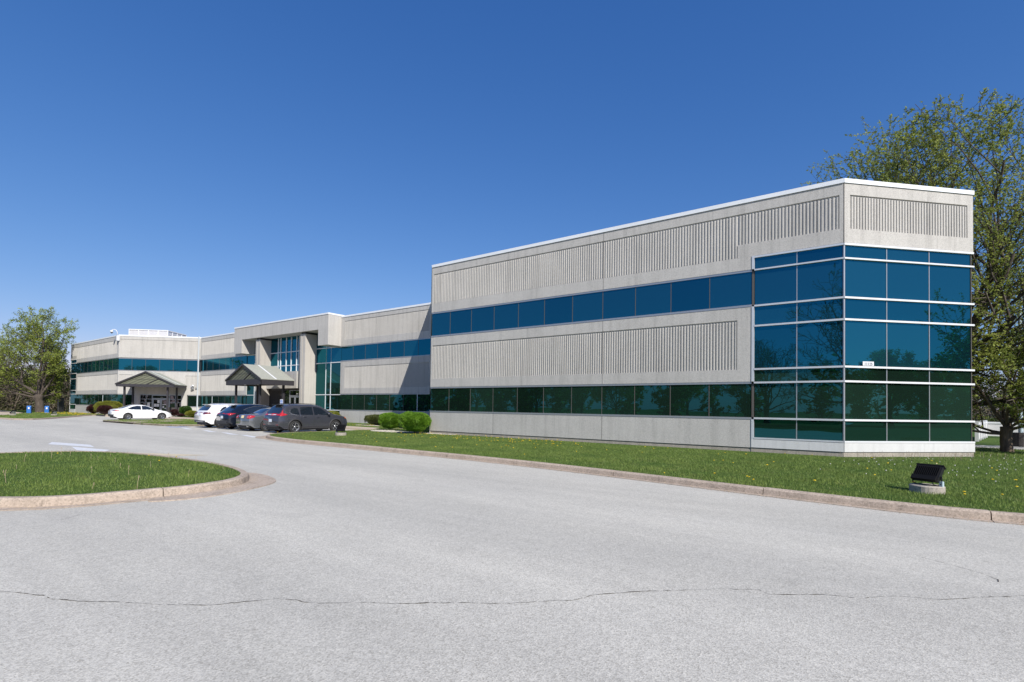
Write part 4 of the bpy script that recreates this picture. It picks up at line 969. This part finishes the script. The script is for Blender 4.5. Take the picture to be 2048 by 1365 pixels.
# ------------------------------------------------------------------ trees
def rand_unit(rnd):
    while True:
        v=Vector((rnd.uniform(-1,1),rnd.uniform(-1,1),rnd.uniform(-1,1)))
        if .05<v.length<1: return v.normalized()
def leaf_mesh(name,P,size,mat,parent,seed=0,flat=.4,droop=0):
    rs=np.random.RandomState(seed); n=len(P); P=np.asarray(P)
    a=rs.normal(size=(n,3)); a[:,2]*=.6; a/=np.linalg.norm(a,axis=1,keepdims=True)
    b=rs.normal(size=(n,3)); b-=a*(a*b).sum(1,keepdims=True); b/=np.linalg.norm(b,axis=1,keepdims=True)
    s=size*rs.uniform(.55,1.3,(n,1)); V=np.stack([P-a*s*.5,P+b*s*.28,P+a*s*.6,P-b*s*.28],1)
    o=npmesh(name,V.reshape(-1,3),np.arange(4*n).reshape(-1,4),mat,parent); return o
def tree(name,loc,label,H,Rc,seed,trunk_h,trunk_r,limbs=7,counts=(6,6,5),leafn=5,leafs=.11,spread=1.0,leafmat_='leaf',barkm='bark',group=None,lean=(0,0),lowlimbs=0,twigr=.006,leaf_jit=.14,cat='tree',avoid=None):
    rnd=random.Random(seed); e=empty(name,loc,label,cat,group); mb=MB(); LP=[]; LOC=Vector(loc); thick=.75 if trunk_r<.5 else .6
    crown_c=Vector((lean[0],lean[1],trunk_h+(H-trunk_h)*.5)); ch=(H-trunk_h)*.5
    def inside(p,f=1.0):
        q=p-crown_c; return (q.x/Rc)**2+(q.y/Rc)**2+(q.z/(ch*1.05))**2<f
    def br(p,d,L,r,lvl,maxl):
        n=max(3,int(L/.45)) if lvl<2 else 4
        pts=[p.copy()]; rr=[r]; dirs=[]
        for i in range(n):
            d=(d+rand_unit(rnd)*(.16 if lvl==1 else .22)+Vector((0,0,.05 if lvl<3 else .03))).normalized()
            p=p+d*(L/n); pts.append(p.copy()); rr.append(max(r*(1-(i+1)/n*.72),twigr*.5)); dirs.append(d.copy())
            if lvl>1 and not inside(p,1.12): break
            if avoid and lvl>0 and avoid(p+LOC): pts.pop(); rr.pop(); dirs.pop(); break
        if len(pts)<2: return
        mb.tube(pts,rr,7 if lvl==1 else (5 if lvl==2 else 3),cap=False)
        m_=len(pts)-1
        if lvl>=maxl-1:
            for i in range(1,m_+1):
                k=leafn if lvl==maxl else leafn//2
                for _ in range(k):
                    t=rnd.random(); q=pts[i-1].lerp(pts[i],t)+rand_unit(rnd)*leaf_jit*rnd.random()
                    if not (avoid and avoid(q+LOC)): LP.append(tuple(q))
        if lvl<maxl:
            c=counts[lvl-1]
            for k in range(c):
                t=.22+.78*(k+rnd.random()*.8)/c; i=min(m_-1,int(t*m_)); q=pts[i].lerp(pts[i+1],t*m_-i if t*m_-i<1 else 1)
                ax=rand_unit(rnd); dd=dirs[min(i,len(dirs)-1)]; side=(ax-dd*ax.dot(dd)).normalized()
                nd=(dd*rnd.uniform(.55,.95)+side*rnd.uniform(.6,1.0)+Vector((0,0,.12))).normalized()
                br(q,nd,L*rnd.uniform(.42,.66)*(1.15-.45*t),max(rr[i]*.58,twigr),lvl+1,maxl)
    # trunk with root flare
    top=Vector((lean[0]*.25,lean[1]*.25,trunk_h)); pts=[];rr=[]
    for i in range(9):
        t=i/8; pts.append(Vector((0,0,-.1)).lerp(top,t)+Vector((rnd.uniform(-.04,.04),rnd.uniform(-.04,.04),0))*(trunk_r*3)); rr.append(trunk_r*(1.0+.55*math.exp(-t*9)-.12*t+.1*(t>.85)))
    mb.tube(pts,rr,14)
    maxl=len(counts)+1
    for k in range(limbs):
        a=2*math.pi*(k+rnd.random()*.7)/limbs; el=rnd.uniform(.35,1.25) if k%2 else rnd.uniform(.9,1.45)
        tgt=Vector((math.cos(a)*Rc*spread*math.cos(el)*1.0,math.sin(a)*Rc*spread*math.cos(el),(H-trunk_h)*math.sin(el)*.95))
        d=tgt.normalized(); L=tgt.length*.95
        st=pts[-1]-Vector((0,0,rnd.uniform(0,.28)*trunk_h*.6))
        br(st,(d+Vector((0,0,.25))).normalized(),L,trunk_r*rnd.uniform(.36,.52)*thick,1,maxl)
    for k in range(lowlimbs):
        a=2*math.pi*(k+rnd.random()*.7)/max(1,lowlimbs); d=Vector((math.cos(a),math.sin(a),.12)).normalized()
        br(Vector((0,0,trunk_h*rnd.uniform(.65,.95))),d,Rc*.95,trunk_r*.38*thick,1,maxl)
    mb.build('trunk',M[barkm],e,smooth=True)
    leaf_mesh('crown',LP,leafs,M[leafmat_],e,seed)
    return e
t1=tree('honey_locust',(3.3,10.1,.1),'tall spreading locust with thin spring leaves rising behind the glass corner',14.0,10.9,42,2.4,.36,limbs=13,counts=(8,7,5),leafn=7,leafs=.105,leaf_jit=.09,spread=1.2,twigr=.009,lean=(-.1,.7),lowlimbs=6,avoid=lambda p:(p.x+p.y<8.3 and p.z<10.4) or (p.x-p.y>-1.6 and p.x+p.y<13))
t2=tree('young_tree',(5.15,7.9,.05),'young tree with a short forked trunk on the grass past the glass corner',5.2,3.6,23,1.1,.2,limbs=6,counts=(6,6,4),leafn=5,leafs=.10,lowlimbs=4,barkm='bark2',avoid=lambda p:p.x-p.y>-1.4 and p.x+p.y<13)
t3=tree('large_tree',(-88.9,-2.3,.1),'large old spreading tree with a thick gnarled trunk on the far left lawn',13.2,9.2,14,2.3,.46,limbs=12,counts=(8,7,5),leafn=6,leafs=.17,spread=1.05,leafmat_='leaf2',barkm='bark',lowlimbs=8,lean=(.3,-1.0),twigr=.014,leaf_jit=.3,avoid=lambda p:(p.x>-91.3 and p.y>-.2 and p.z<10.6) or (p.x>-88.9 and p.y>-4.5 and p.z<3.0))
t4=tree('small_tree',(-101.5,-5.5,0),'smaller brownish tree behind the big tree at the left edge of the photo',8.5,6.5,8,1.8,.3,limbs=8,counts=(6,6,4),leafn=3,leafs=.18,leafmat_='under',barkm='bark2',lowlimbs=3,twigr=.02,leaf_jit=.3)
# woods beyond the left lawn: a mass of bare stems, brush and first green
def woods(name,label,pts,hh,seed,leafy=.5,tw=.022,lsize=.3):
    rnd=random.Random(seed); mb=MB(); LP=[]; LB=[]
    for (x,y) in pts:
        H=rnd.uniform(*hh); p=Vector((x,y,0)); ns=rnd.randint(2,4)
        for s in range(ns):
            d=Vector((rnd.uniform(-.35,.35),rnd.uniform(-.35,.35),1)).normalized(); q=p.copy(); P=[q.copy()]; r=rnd.uniform(.04,.12)
            for i in range(6): d=(d+rand_unit(rnd)*.12).normalized(); q=q+d*H/6; P.append(q.copy())
            mb.tube(P,[r*(1-i/7) for i in range(7)],4,cap=False)
            for k in range(16):
                i=rnd.randint(1,5); dd=(rand_unit(rnd)+Vector((0,0,.7))).normalized(); L=H*rnd.uniform(.12,.32); a=P[i]; b=a+dd*L*.5+rand_unit(rnd)*.1; c=b+(dd+rand_unit(rnd)*.4)*L*.5
                mb.tube([a,b,c],[tw,tw*.8,tw*.5],3,cap=False)
                for _ in range(3):
                    e2=b.lerp(c,rnd.random())+(rand_unit(rnd)+Vector((0,0,.4)))*L*.35; mb.tube([b,e2],[tw*.6,tw*.4],3,cap=False)
                    if rnd.random()<leafy:
                        for _ in range(4): LP.append(tuple(e2+rand_unit(rnd)*.35))
        for _ in range(150):
            z=rnd.random()**1.7*H*.42; a=rnd.uniform(0,6.28); rr=rnd.uniform(0,2.2)*(1-z/H*.6); LB.append((x+rr*math.cos(a),y+rr*math.sin(a),z+.1))
    o=mb.build(name,M['twig']); tag(o,label,'woods',kind='stuff')
    l=leaf_mesh('foliage',LP,lsize,M['leaf2' if lsize>.5 else 'under'],o,seed); l2=leaf_mesh('undergrowth',LB,lsize*1.1,M['under'],o,seed+1)
    return o
rw=random.Random(4); pts=[]
for i in range(120):
    px=rw.uniform(-90,150); d=rw.uniform(84,118); v=fw*1+cx*((px-1024)/FPX); v.z=0; pts.append((CAM.x+v.x*d,CAM.y+v.y*d))
woods('woods','dense bare woods and brush along the far left edge of the lot',pts,(5.5,8.0),3,.45)
pts=[]
for i in range(46):
    px=rw.uniform(1930,2300); d=rw.uniform(62,85); v=fw*1+cx*((px-1024)/FPX); v.z=0; pts.append((CAM.x+v.x*d,CAM.y+v.y*d))
woods('woods','hazy line of trees behind the low panel wall at the right edge',pts,(4.0,6.5),6,.8,lsize=.34)
pts=[(x+rw.uniform(-2,2),-74+rw.uniform(-5,5)) for x in list(np.arange(-190,-58,3.4))+list(np.arange(-58,34,8.5))]+[(92+rw.uniform(-5,5),y+rw.uniform(-2,2)) for y in np.arange(-40,50,3.6)]
woods('woods','continuous dark treeline beyond the drive, mirrored in the ground floor glass',pts,(6.5,9.5),12,1.0,lsize=.75,tw=.04)
# trees across the road, seen only as reflections in the glass
r1=tree('street_tree',(0.5,-44,0),'tall bare-branched tree across the drive, mirrored beside the glass corner',16,8.5,31,3.4,.5,limbs=9,counts=(7,6,5),leafn=2,leafs=.12,barkm='bark',lowlimbs=3,twigr=.028,group='trees across the drive mirrored in the glass')
r2=dup(r1,(-10.5,-49,0),2.1,'bare-branched tree mirrored in the left column of the corner glazing'); r2.scale=(.66,.66,.62)
r3=tree('street_tree',(-22,-54,0),'leafy tree across the drive mirrored in the ground floor band left of the corner',7.6,4.6,37,1.8,.22,limbs=7,counts=(6,5,4),leafn=4,leafs=.2,leafmat_='leaf2',lowlimbs=3,twigr=.012,leaf_jit=.3,group='trees across the drive mirrored in the glass')
for i,(x,y,s,rz,lb) in enumerate(((-33,-56,1.05,1.0,'second leafy tree from the corner in the ground floor reflection'),(-42,-60,1.2,2.2,'leafy tree mirrored midway along the ground floor band'),(-50,-58,1.25,3.0,'leafy tree mirrored left of the middle of the ground floor band'),(-59,-60,1.35,.4,'leafy tree mirrored near the left end of the ground floor band'),(-68,-62,1.4,4.0,'leafy tree mirrored at the left end of the ground floor band'),(-80,-60,1.4,5.1,'leafy tree mirrored in the recessed middle wall glazing'),(-94,-58,1.45,.9,'leafy tree mirrored nearest the portal'),
    (62,2.0,1.25,1.4,'dark rounded tree mirrored in the end face above the street number'),(66,6.5,1.1,2.9,'smaller rounded tree mirrored right of the street number'),(36,10.0,1.25,.2,'tree mirrored at the right edge of the end face'),(58,-4,1.0,3.3,'tree mirrored at the fold of the glass corner'))):
    q=dup(r3,(x,y,0),rz,lb); q.scale=(s,s,s)

# ------------------------------------------------------------------ shrubs
def shrub(name,loc,label,sx,sy,sz,mat,seed,n=4200,ls=.035,group=None,boxy=.0,rz=0):
    """clipped shrub: stems inside a dense shell of leaves following a lumpy rounded form"""
    rs=np.random.RandomState(seed); e=empty(name,loc,label,'shrub',group,rz)
    d=rs.normal(size=(n,3)); d[:,2]=np.abs(d[:,2])*1.0-.25; d/=np.linalg.norm(d,axis=1,keepdims=True)
    pw=2+boxy*3; den=(np.abs(d[:,0])**pw+np.abs(d[:,1])**pw+np.abs(d[:,2])**pw)**(1/pw); d=d/den[:,None]
    lump=1+.05*np.sin(d[:,0]*5+seed)*np.sin(d[:,1]*4+1.3*seed)+.03*np.sin(d[:,2]*9+d[:,0]*7)
    r=lump*(1-.16*rs.rand(n)**2.2)
    P=np.stack([d[:,0]*sx*r,d[:,1]*sy*r,sz*.52+d[:,2]*sz*.5*r],1); P[:,2]=np.maximum(P[:,2],.03)
    leaf_mesh('foliage',P,ls,mat,e,seed)
    # inner dark mass of twigs (irregular solid just under the leaves)
    import bmesh
    bm=bmesh.new(); bmesh.ops.create_icosphere(bm,subdivisions=3,radius=1)
    for v in bm.verts:
        c=v.co; dn=(abs(c.x)**pw+abs(c.y)**pw+abs(c.z)**pw)**(1/pw); c=c/dn
        f=.78*(1+.05*math.sin(c.x*5+seed)*math.sin(c.y*4+1.3*seed)); v.co=Vector((c.x*sx*f,c.y*sy*f,max(0.0,sz*.50+c.z*sz*.5*f)))
    me=bpy.data.meshes.new('inner_growth'); bm.to_mesh(me); bm.free(); me.materials.append(mat)
    o=bpy.data.objects.new('inner_growth',me); COL.objects.link(o); o.parent=e
    mb=MB(); rnd=random.Random(seed)
    for k in range(7): mb.tube([(rnd.uniform(-.1,.1),rnd.uniform(-.1,.1),-.02),(rnd.uniform(-.4,.4)*sx,rnd.uniform(-.4,.4)*sy,sz*.5)],[.02,.01],4)
    mb.build('stem',M['bark'],e)
    return e
G1='clipped shrubs round the building'
shrub('boxwood_shrub',(-23.95,.95,.12),'bright green clipped boxwood, left one of the pair by the block corner',.62,.6,1.05,M['boxwood'],1,11000,.05,G1,.42)
shrub('boxwood_shrub',(-21.6,.5,.12),'bright green clipped boxwood tucked behind the front right boxwood',.62,.6,1.15,M['boxwood'],2,9000,.05,G1,.42)
shrub('boxwood_shrub',(-19.78,-.85,.12),'largest bright green boxwood, touching the left end of the ribbed block',.72,.72,1.15,M['boxwood'],3,14000,.05,G1,.42)
shrub('low_hedge',(-30.4,5.2,.12),'low dark olive hedge beneath the recessed middle wall',1.05,.6,.8,M['boxdark'],4,7000,.06,G1,.5)
shrub('low_hedge',(-38.6,6.2,.12),'yellow-green clipped hedge seen over the charcoal SUV bonnet',1.9,.6,1.0,M['yellowshrub'],5,4500,.07,G1,.4)
shrub('gold_shrub',(-71.6,.15,.12),'long golden-green mounded shrub behind the white sedan',1.5,.65,1.6,M['yellowshrub'],6,9000,.08,G1,.2,R(45))
shrub('maroon_shrub',(-76.0,-.05,.12),'dark maroon rounded shrub at the wing corner, farther left',.72,.7,1.15,M['maroon'],7,6000,.09,G1,.1)
shrub('maroon_shrub',(-70.3,-.6,.12),'dark maroon shrub between the gold mound and the white sedan',.72,.7,1.1,M['maroon'],8,6000,.09,G1,.1)
shrub('green_shrub',(-62.0,4.4,.12),'dark green upright shrub by the downpipe of the far wing',.55,.55,1.15,M['greenshrub'],9,4500,.08,G1,.3)
shrub('gold_shrub',(-57.6,3.3,.12),'golden low shrub between the dark green shrub and the white SUV',.9,.55,.7,M['yellowshrub'],10,4500,.08,G1,.2)
shrub('maroon_shrub',(-61.8,3.2,.12),'small dark red shrub in front of the stone planter wall',.42,.4,.8,M['maroon'],11,2600,.07,G1,.1)
shrub('maroon_shrub',(-60.2,3.2,.12),'low dark red shrub just right of the planter wall',.55,.3,.35,M['maroon'],12,2200,.07,G1,.1)
# gravel beds
def gravel(name,cx_,cy_,rx,ry,seed,label,n=1500,s=.035):
    rs=np.random.RandomState(seed); a=rs.rand(n)*6.283; r=rs.rand(n)**.5*(1+.12*np.sin(a*3+seed)); P=np.stack([cx_+rx*r*np.cos(a),cy_+ry*r*np.sin(a),np.full(n,.135)],1)
    O=np.array([[1,0,0],[0,1,0],[-1,0,0],[0,-1,0],[0,0,.6],[0,0,-.6]]); F=[[0,1,4],[1,2,4],[2,3,4],[3,0,4],[1,0,5],[2,1,5],[3,2,5],[0,3,5]]
    V=P[:,None,:]+O[None]*(s*rs.uniform(.4,1.2,(n,1,1)))*rs.uniform(.7,1.3,(n,6,1)); FF=(np.arange(n)[:,None,None]*6+np.array(F)[None]).reshape(-1,3)
    o=npmesh(name,V.reshape(-1,3),FF,M['gravel']); tag(o,label,'gravel',kind='stuff')
gravel('gravel',-22.2,-.2,2.1,.75,1,'pale gravel bed under the boxwoods',3200,.04)
gravel('gravel',-18.9,-.12,1.3,.22,2,'pale gravel strip at the block corner',500,.03)
gravel('gravel',-30.4,4.4,1.3,.4,3,'pale gravel bed before the low dark hedge',1400,.04)
gravel('gravel',-64.5,3.0,3.2,1.6,4,'pale gravel bed by the far entrance planting',2400,.05)

# ------------------------------------------------------------------ small things
def floodlight(loc,rz,label,tilt=38,flip=False):
    e=empty('floodlight',loc,label,'floodlight','ground floodlights aimed at the building',rz)
    mb=MB().tube([(0,0,-.06),(0,0,.125),(0,0,.14)],[.275,.275,.26],28); b=mb.build('concrete_base',M['foundation'],e)
    T=Matrix.Translation((0,.02,.335))@Matrix.Rotation(R(tilt),4,'X')
    mb=MB(); mb.box(-.215,.215,-.045,.035,-.14,.19,T); h=mb.build('housing',M['black'],e)
    mb=MB()
    for i in range(13): x=-.19+i*.0316; mb.box(x-.004,x+.004,-.075,-.045,-.12,.17,T)
    mb.box(-.225,.225,-.055,.05,.19,.215,T); mb.box(-.2,.2,-.10,-.046,-.17,-.08,T); mb.build('heat_sink',M['sink'],h)
    mb=MB(); mb.box(-.19,.19,.036,.041,-.12,.17,T); mb.build('lens',M['lampwhite'],h)
    mb=MB(); 
    for s in (-1,1): mb.tube([(s*.17,.0,.14),(s*.235,.0,.17),(s*.235,0,.33)],.014,6)
    mb.tube([(-.17,0,.142),(.17,0,.142)],.014,6); mb.build('bracket',M['black'],e)
    mb=MB(); mb.tube([(.05,.02,.25),(.12,-.05,.17),(.2,-.02,.146),(.24,0,.15)],.006,5); mb.build('cable',M['black'],e)
    s=-1 if flip else 1
    mb=MB(); mb.box(s*.235-.028,s*.235+.028,-.03,.03,.135,.235); j=mb.build('junction_box',M['greyblue'],e)
    mb=MB(); mb.tube([(s*.235,-.03,.18),(s*.235,-.037,.18)],.012,10); mb.build('outlet_cover',M['mullion'],j)
    return e
floodlight((1.72,-7.95,.125),R(-28),'black floodlight on a round concrete pad near the glass corner',-40)
floodlight((-20.9,-4.85,.125),R(20),'black floodlight on a concrete pad in front of the charcoal SUV wheel',-30,True)
floodlight((-61.6,2.6,.13),R(-60),'black floodlight beside the walk right of the white sedan',-42,True)
floodlight((-71.3,-8.0,.11),R(-60),'black floodlight on the far lawn tip at the left edge',-42,True)
floodlight((-70.2,-5.0,.11),R(-60),'black floodlight on the dandelion lawn right of the blue bins',-42,True)
def bin_(loc,rz,label):
    e=empty('drop_box',loc,label,'bin','blue bins under the big left tree',rz)
    mb=MB(); prof=[(-.33,0),(.33,0),(.33,.95),(.26,1.12),(-.2,1.12),(-.33,.98)]
    vs=[(x,y,z) for x in (-.36,.36) for y,z in prof]; n=6
    mb.add(vs,[tuple(range(n)),tuple(range(2*n-1,n-1,-1))]+[(i,n+i,n+(i+1)%n,(i+1)%n) for i in range(n)])
    mb.build('body',M['blue'],e,fix=True)
    mb=MB(); mb.box(-.37,.37,-.20,.28,1.121,1.15); mb.build('lid',M['blue'],e)
    mb=MB(); mb.box(-.12,.14,-.345,-.335,.66,.92); mb.build('label_plate',M['paper'],e)
    for s in (-1,1): mb=MB(); mb.tube([(s*.40,.1,.45),(s*.36,.1,.45)],.13,12); mb.build('wheel',M['rubber'],e)
    e.scale=(.56,.56,.80)
    return e
bin_((-83.9,-4.35,.11),R(62),'blue wheeled bin with white label left of the big trunk')
bin_((-83.6,-2.75,.11),R(62),'blue wheeled bin with white label right of the big trunk')
e=empty('utility_cabinet',(-90.9,.2,.1),'tall black utility cabinet against the left end of the far wing','cabinet')
mb=MB(); mb.box(-.32,.32,-.28,.28,0,1.95); mb.build('body',M['black'],e)
mb=MB(); mb.box(-.35,.35,-.31,.31,1.95,2.0); mb.build('lid',M['black'],e); mb=MB(); mb.box(-.28,.28,-.295,-.281,.1,1.85); mb.build('door',M['mullion'],e)
# accessible parking sign between the cars
e=empty('parking_sign',(-37.1,1.35,.1),'small blue and white accessible parking sign on a post behind the silver sedan','sign')
mb=MB(); mb.tube([(0,0,0),(0,0,1.75)],.025,8); mb.build('post',M['alu'],e)
mb=MB(); mb.box(-.20,.20,-.04,-.03,1.45,1.93); p_=mb.build('sign_plate',M['paper'],e)
mb=MB(); mb.box(-.15,.15,-.046,-.041,1.56,1.86); mb.build('blue_field',M['signblue'],p_)
mb=MB(); T=Matrix.Identity(4)
mb.tube([(-.02,-.05,1.82),(-.02,-.052,1.82)],.022,10); mb.tube([(-.02,-.052,1.79),(-.01,-.052,1.70),(.05,-.052,1.70),(.08,-.052,1.63)],.010,5)
mb.tube([(-.02+.062*math.cos(a),-.052,1.665+.062*math.sin(a)) for a in np.linspace(2.3,5.9,12)],.008,5); mb.build('wheelchair_symbol',M['paper'],p_)
# security cameras
e=empty('dome_camera',(-72.1,.98,9.25),'white dome security camera on a curved arm at the roof corner of the far wing','camera')
mb=MB(); mb.box(-.15,.15,-.2,.08,-.35,.25); mb.build('mounting_box',M['white'],e)
mb=MB(); mb.tube([(0,-.1,.2),(0,-.12,.65),(-.03,-.2,.85),(-.15,-.35,.95),(-.3,-.5,.93),(-.36,-.56,.8)],.035,8); mb.build('arm',M['white'],e,smooth=True)
mb=MB(); mb.tube([(-.36,-.56,.85),(-.36,-.56,.78),(-.36,-.56,.6)],[.07,.16,.15],14); d=mb.build('housing',M['white'],e,smooth=True)
mb=MB(); mb.tube([(-.36,-.56,.6),(-.36,-.56,.52),(-.36,-.56,.47)],[.12,.1,.04],14); mb.build('dome',M['black'],d,smooth=True)
e=empty('bullet_camera',(-65.95,7.05,3.45),'pair of white and grey bullet security cameras on the downpipe','camera')
mb=MB(); mb.box(-.03,.03,-.12,.05,-.05,.05); mb.build('bracket',M['alu'],e)
T=Matrix.Translation((-.25,-.35,.2))@Matrix.Rotation(R(-25),4,'Y'); mb=MB(); mb.box(-.32,.25,-.08,.08,-.07,.08,T); mb.build('camera_body',M['white'],e)
T=Matrix.Translation((-.22,-.35,-.12))@Matrix.Rotation(R(-35),4,'Y'); mb=MB(); mb.box(-.28,.2,-.08,.08,-.09,.08,T); mb.build('camera_body',M['alu'],e)
# white building and lamp post far right
e=empty('panel_wall',(7.25,29.6,-.05),'low white-framed wall of grey panels on the grass beyond the rear drive','wall')
for k in range(7):
    a=(k*2.35,0); b=((k+1)*2.35,0)
    mb=MB(); mb.box(a[0]+.1,b[0]-.1,-.05,.02,.12,1.02); mb.build('panel',M['screen'],e)
    mb=MB(); mb.box(a[0]-.08,a[0]+.08,-.1,.08,0,1.25); mb.build('post',M['white'],e)
mb=MB(); mb.box(0,16.5,-.09,.06,1.02,1.14); mb.build('rail',M['white'],e)
for k in range(4):
    u=Vector((-1.44,-8.1,0)).normalized(); p0=u*(k*2.0); p1=u*((k+1)*2.0); F=Fac((p0.x,p0.y),(u.x,u.y),(-u.y,u.x))
    mb=MB(); F.box(mb,.1,1.9,-.04,.04,.12,1.02); mb.build('panel',M['screen'],e,fix=True)
    mb=MB(); F.box(mb,1.88,2.06,-.09,.09,0,1.25); mb.build('post',M['white'],e,fix=True)
    mb=MB(); F.box(mb,.06,1.9,-.06,.06,1.02,1.14); mb.build('rail',M['white'],e,fix=True)
e=empty('lamp_post',(6.95,16.5,-.05),'grey lamp post on a dark concrete base by the rear drive','street lamp')
mb=MB(); mb.tube([(0,0,0),(0,0,.75)],[.36,.33],14); mb.build('base',M['stone'],e)
mb=MB(); mb.tube([(0,0,.75),(0,0,7.5)],[.1,.07],10); mb.build('pole',M['greyblue'],e)
mb=MB(); mb.tube([(0,0,7.3),(.0,-.8,7.5)],.04,6); mb.build('arm',M['greyblue'],e); mb=MB(); mb.box(-.18,.18,-1.4,-.7,7.44,7.56); mb.build('lamp_head',M['greyblue'],e)
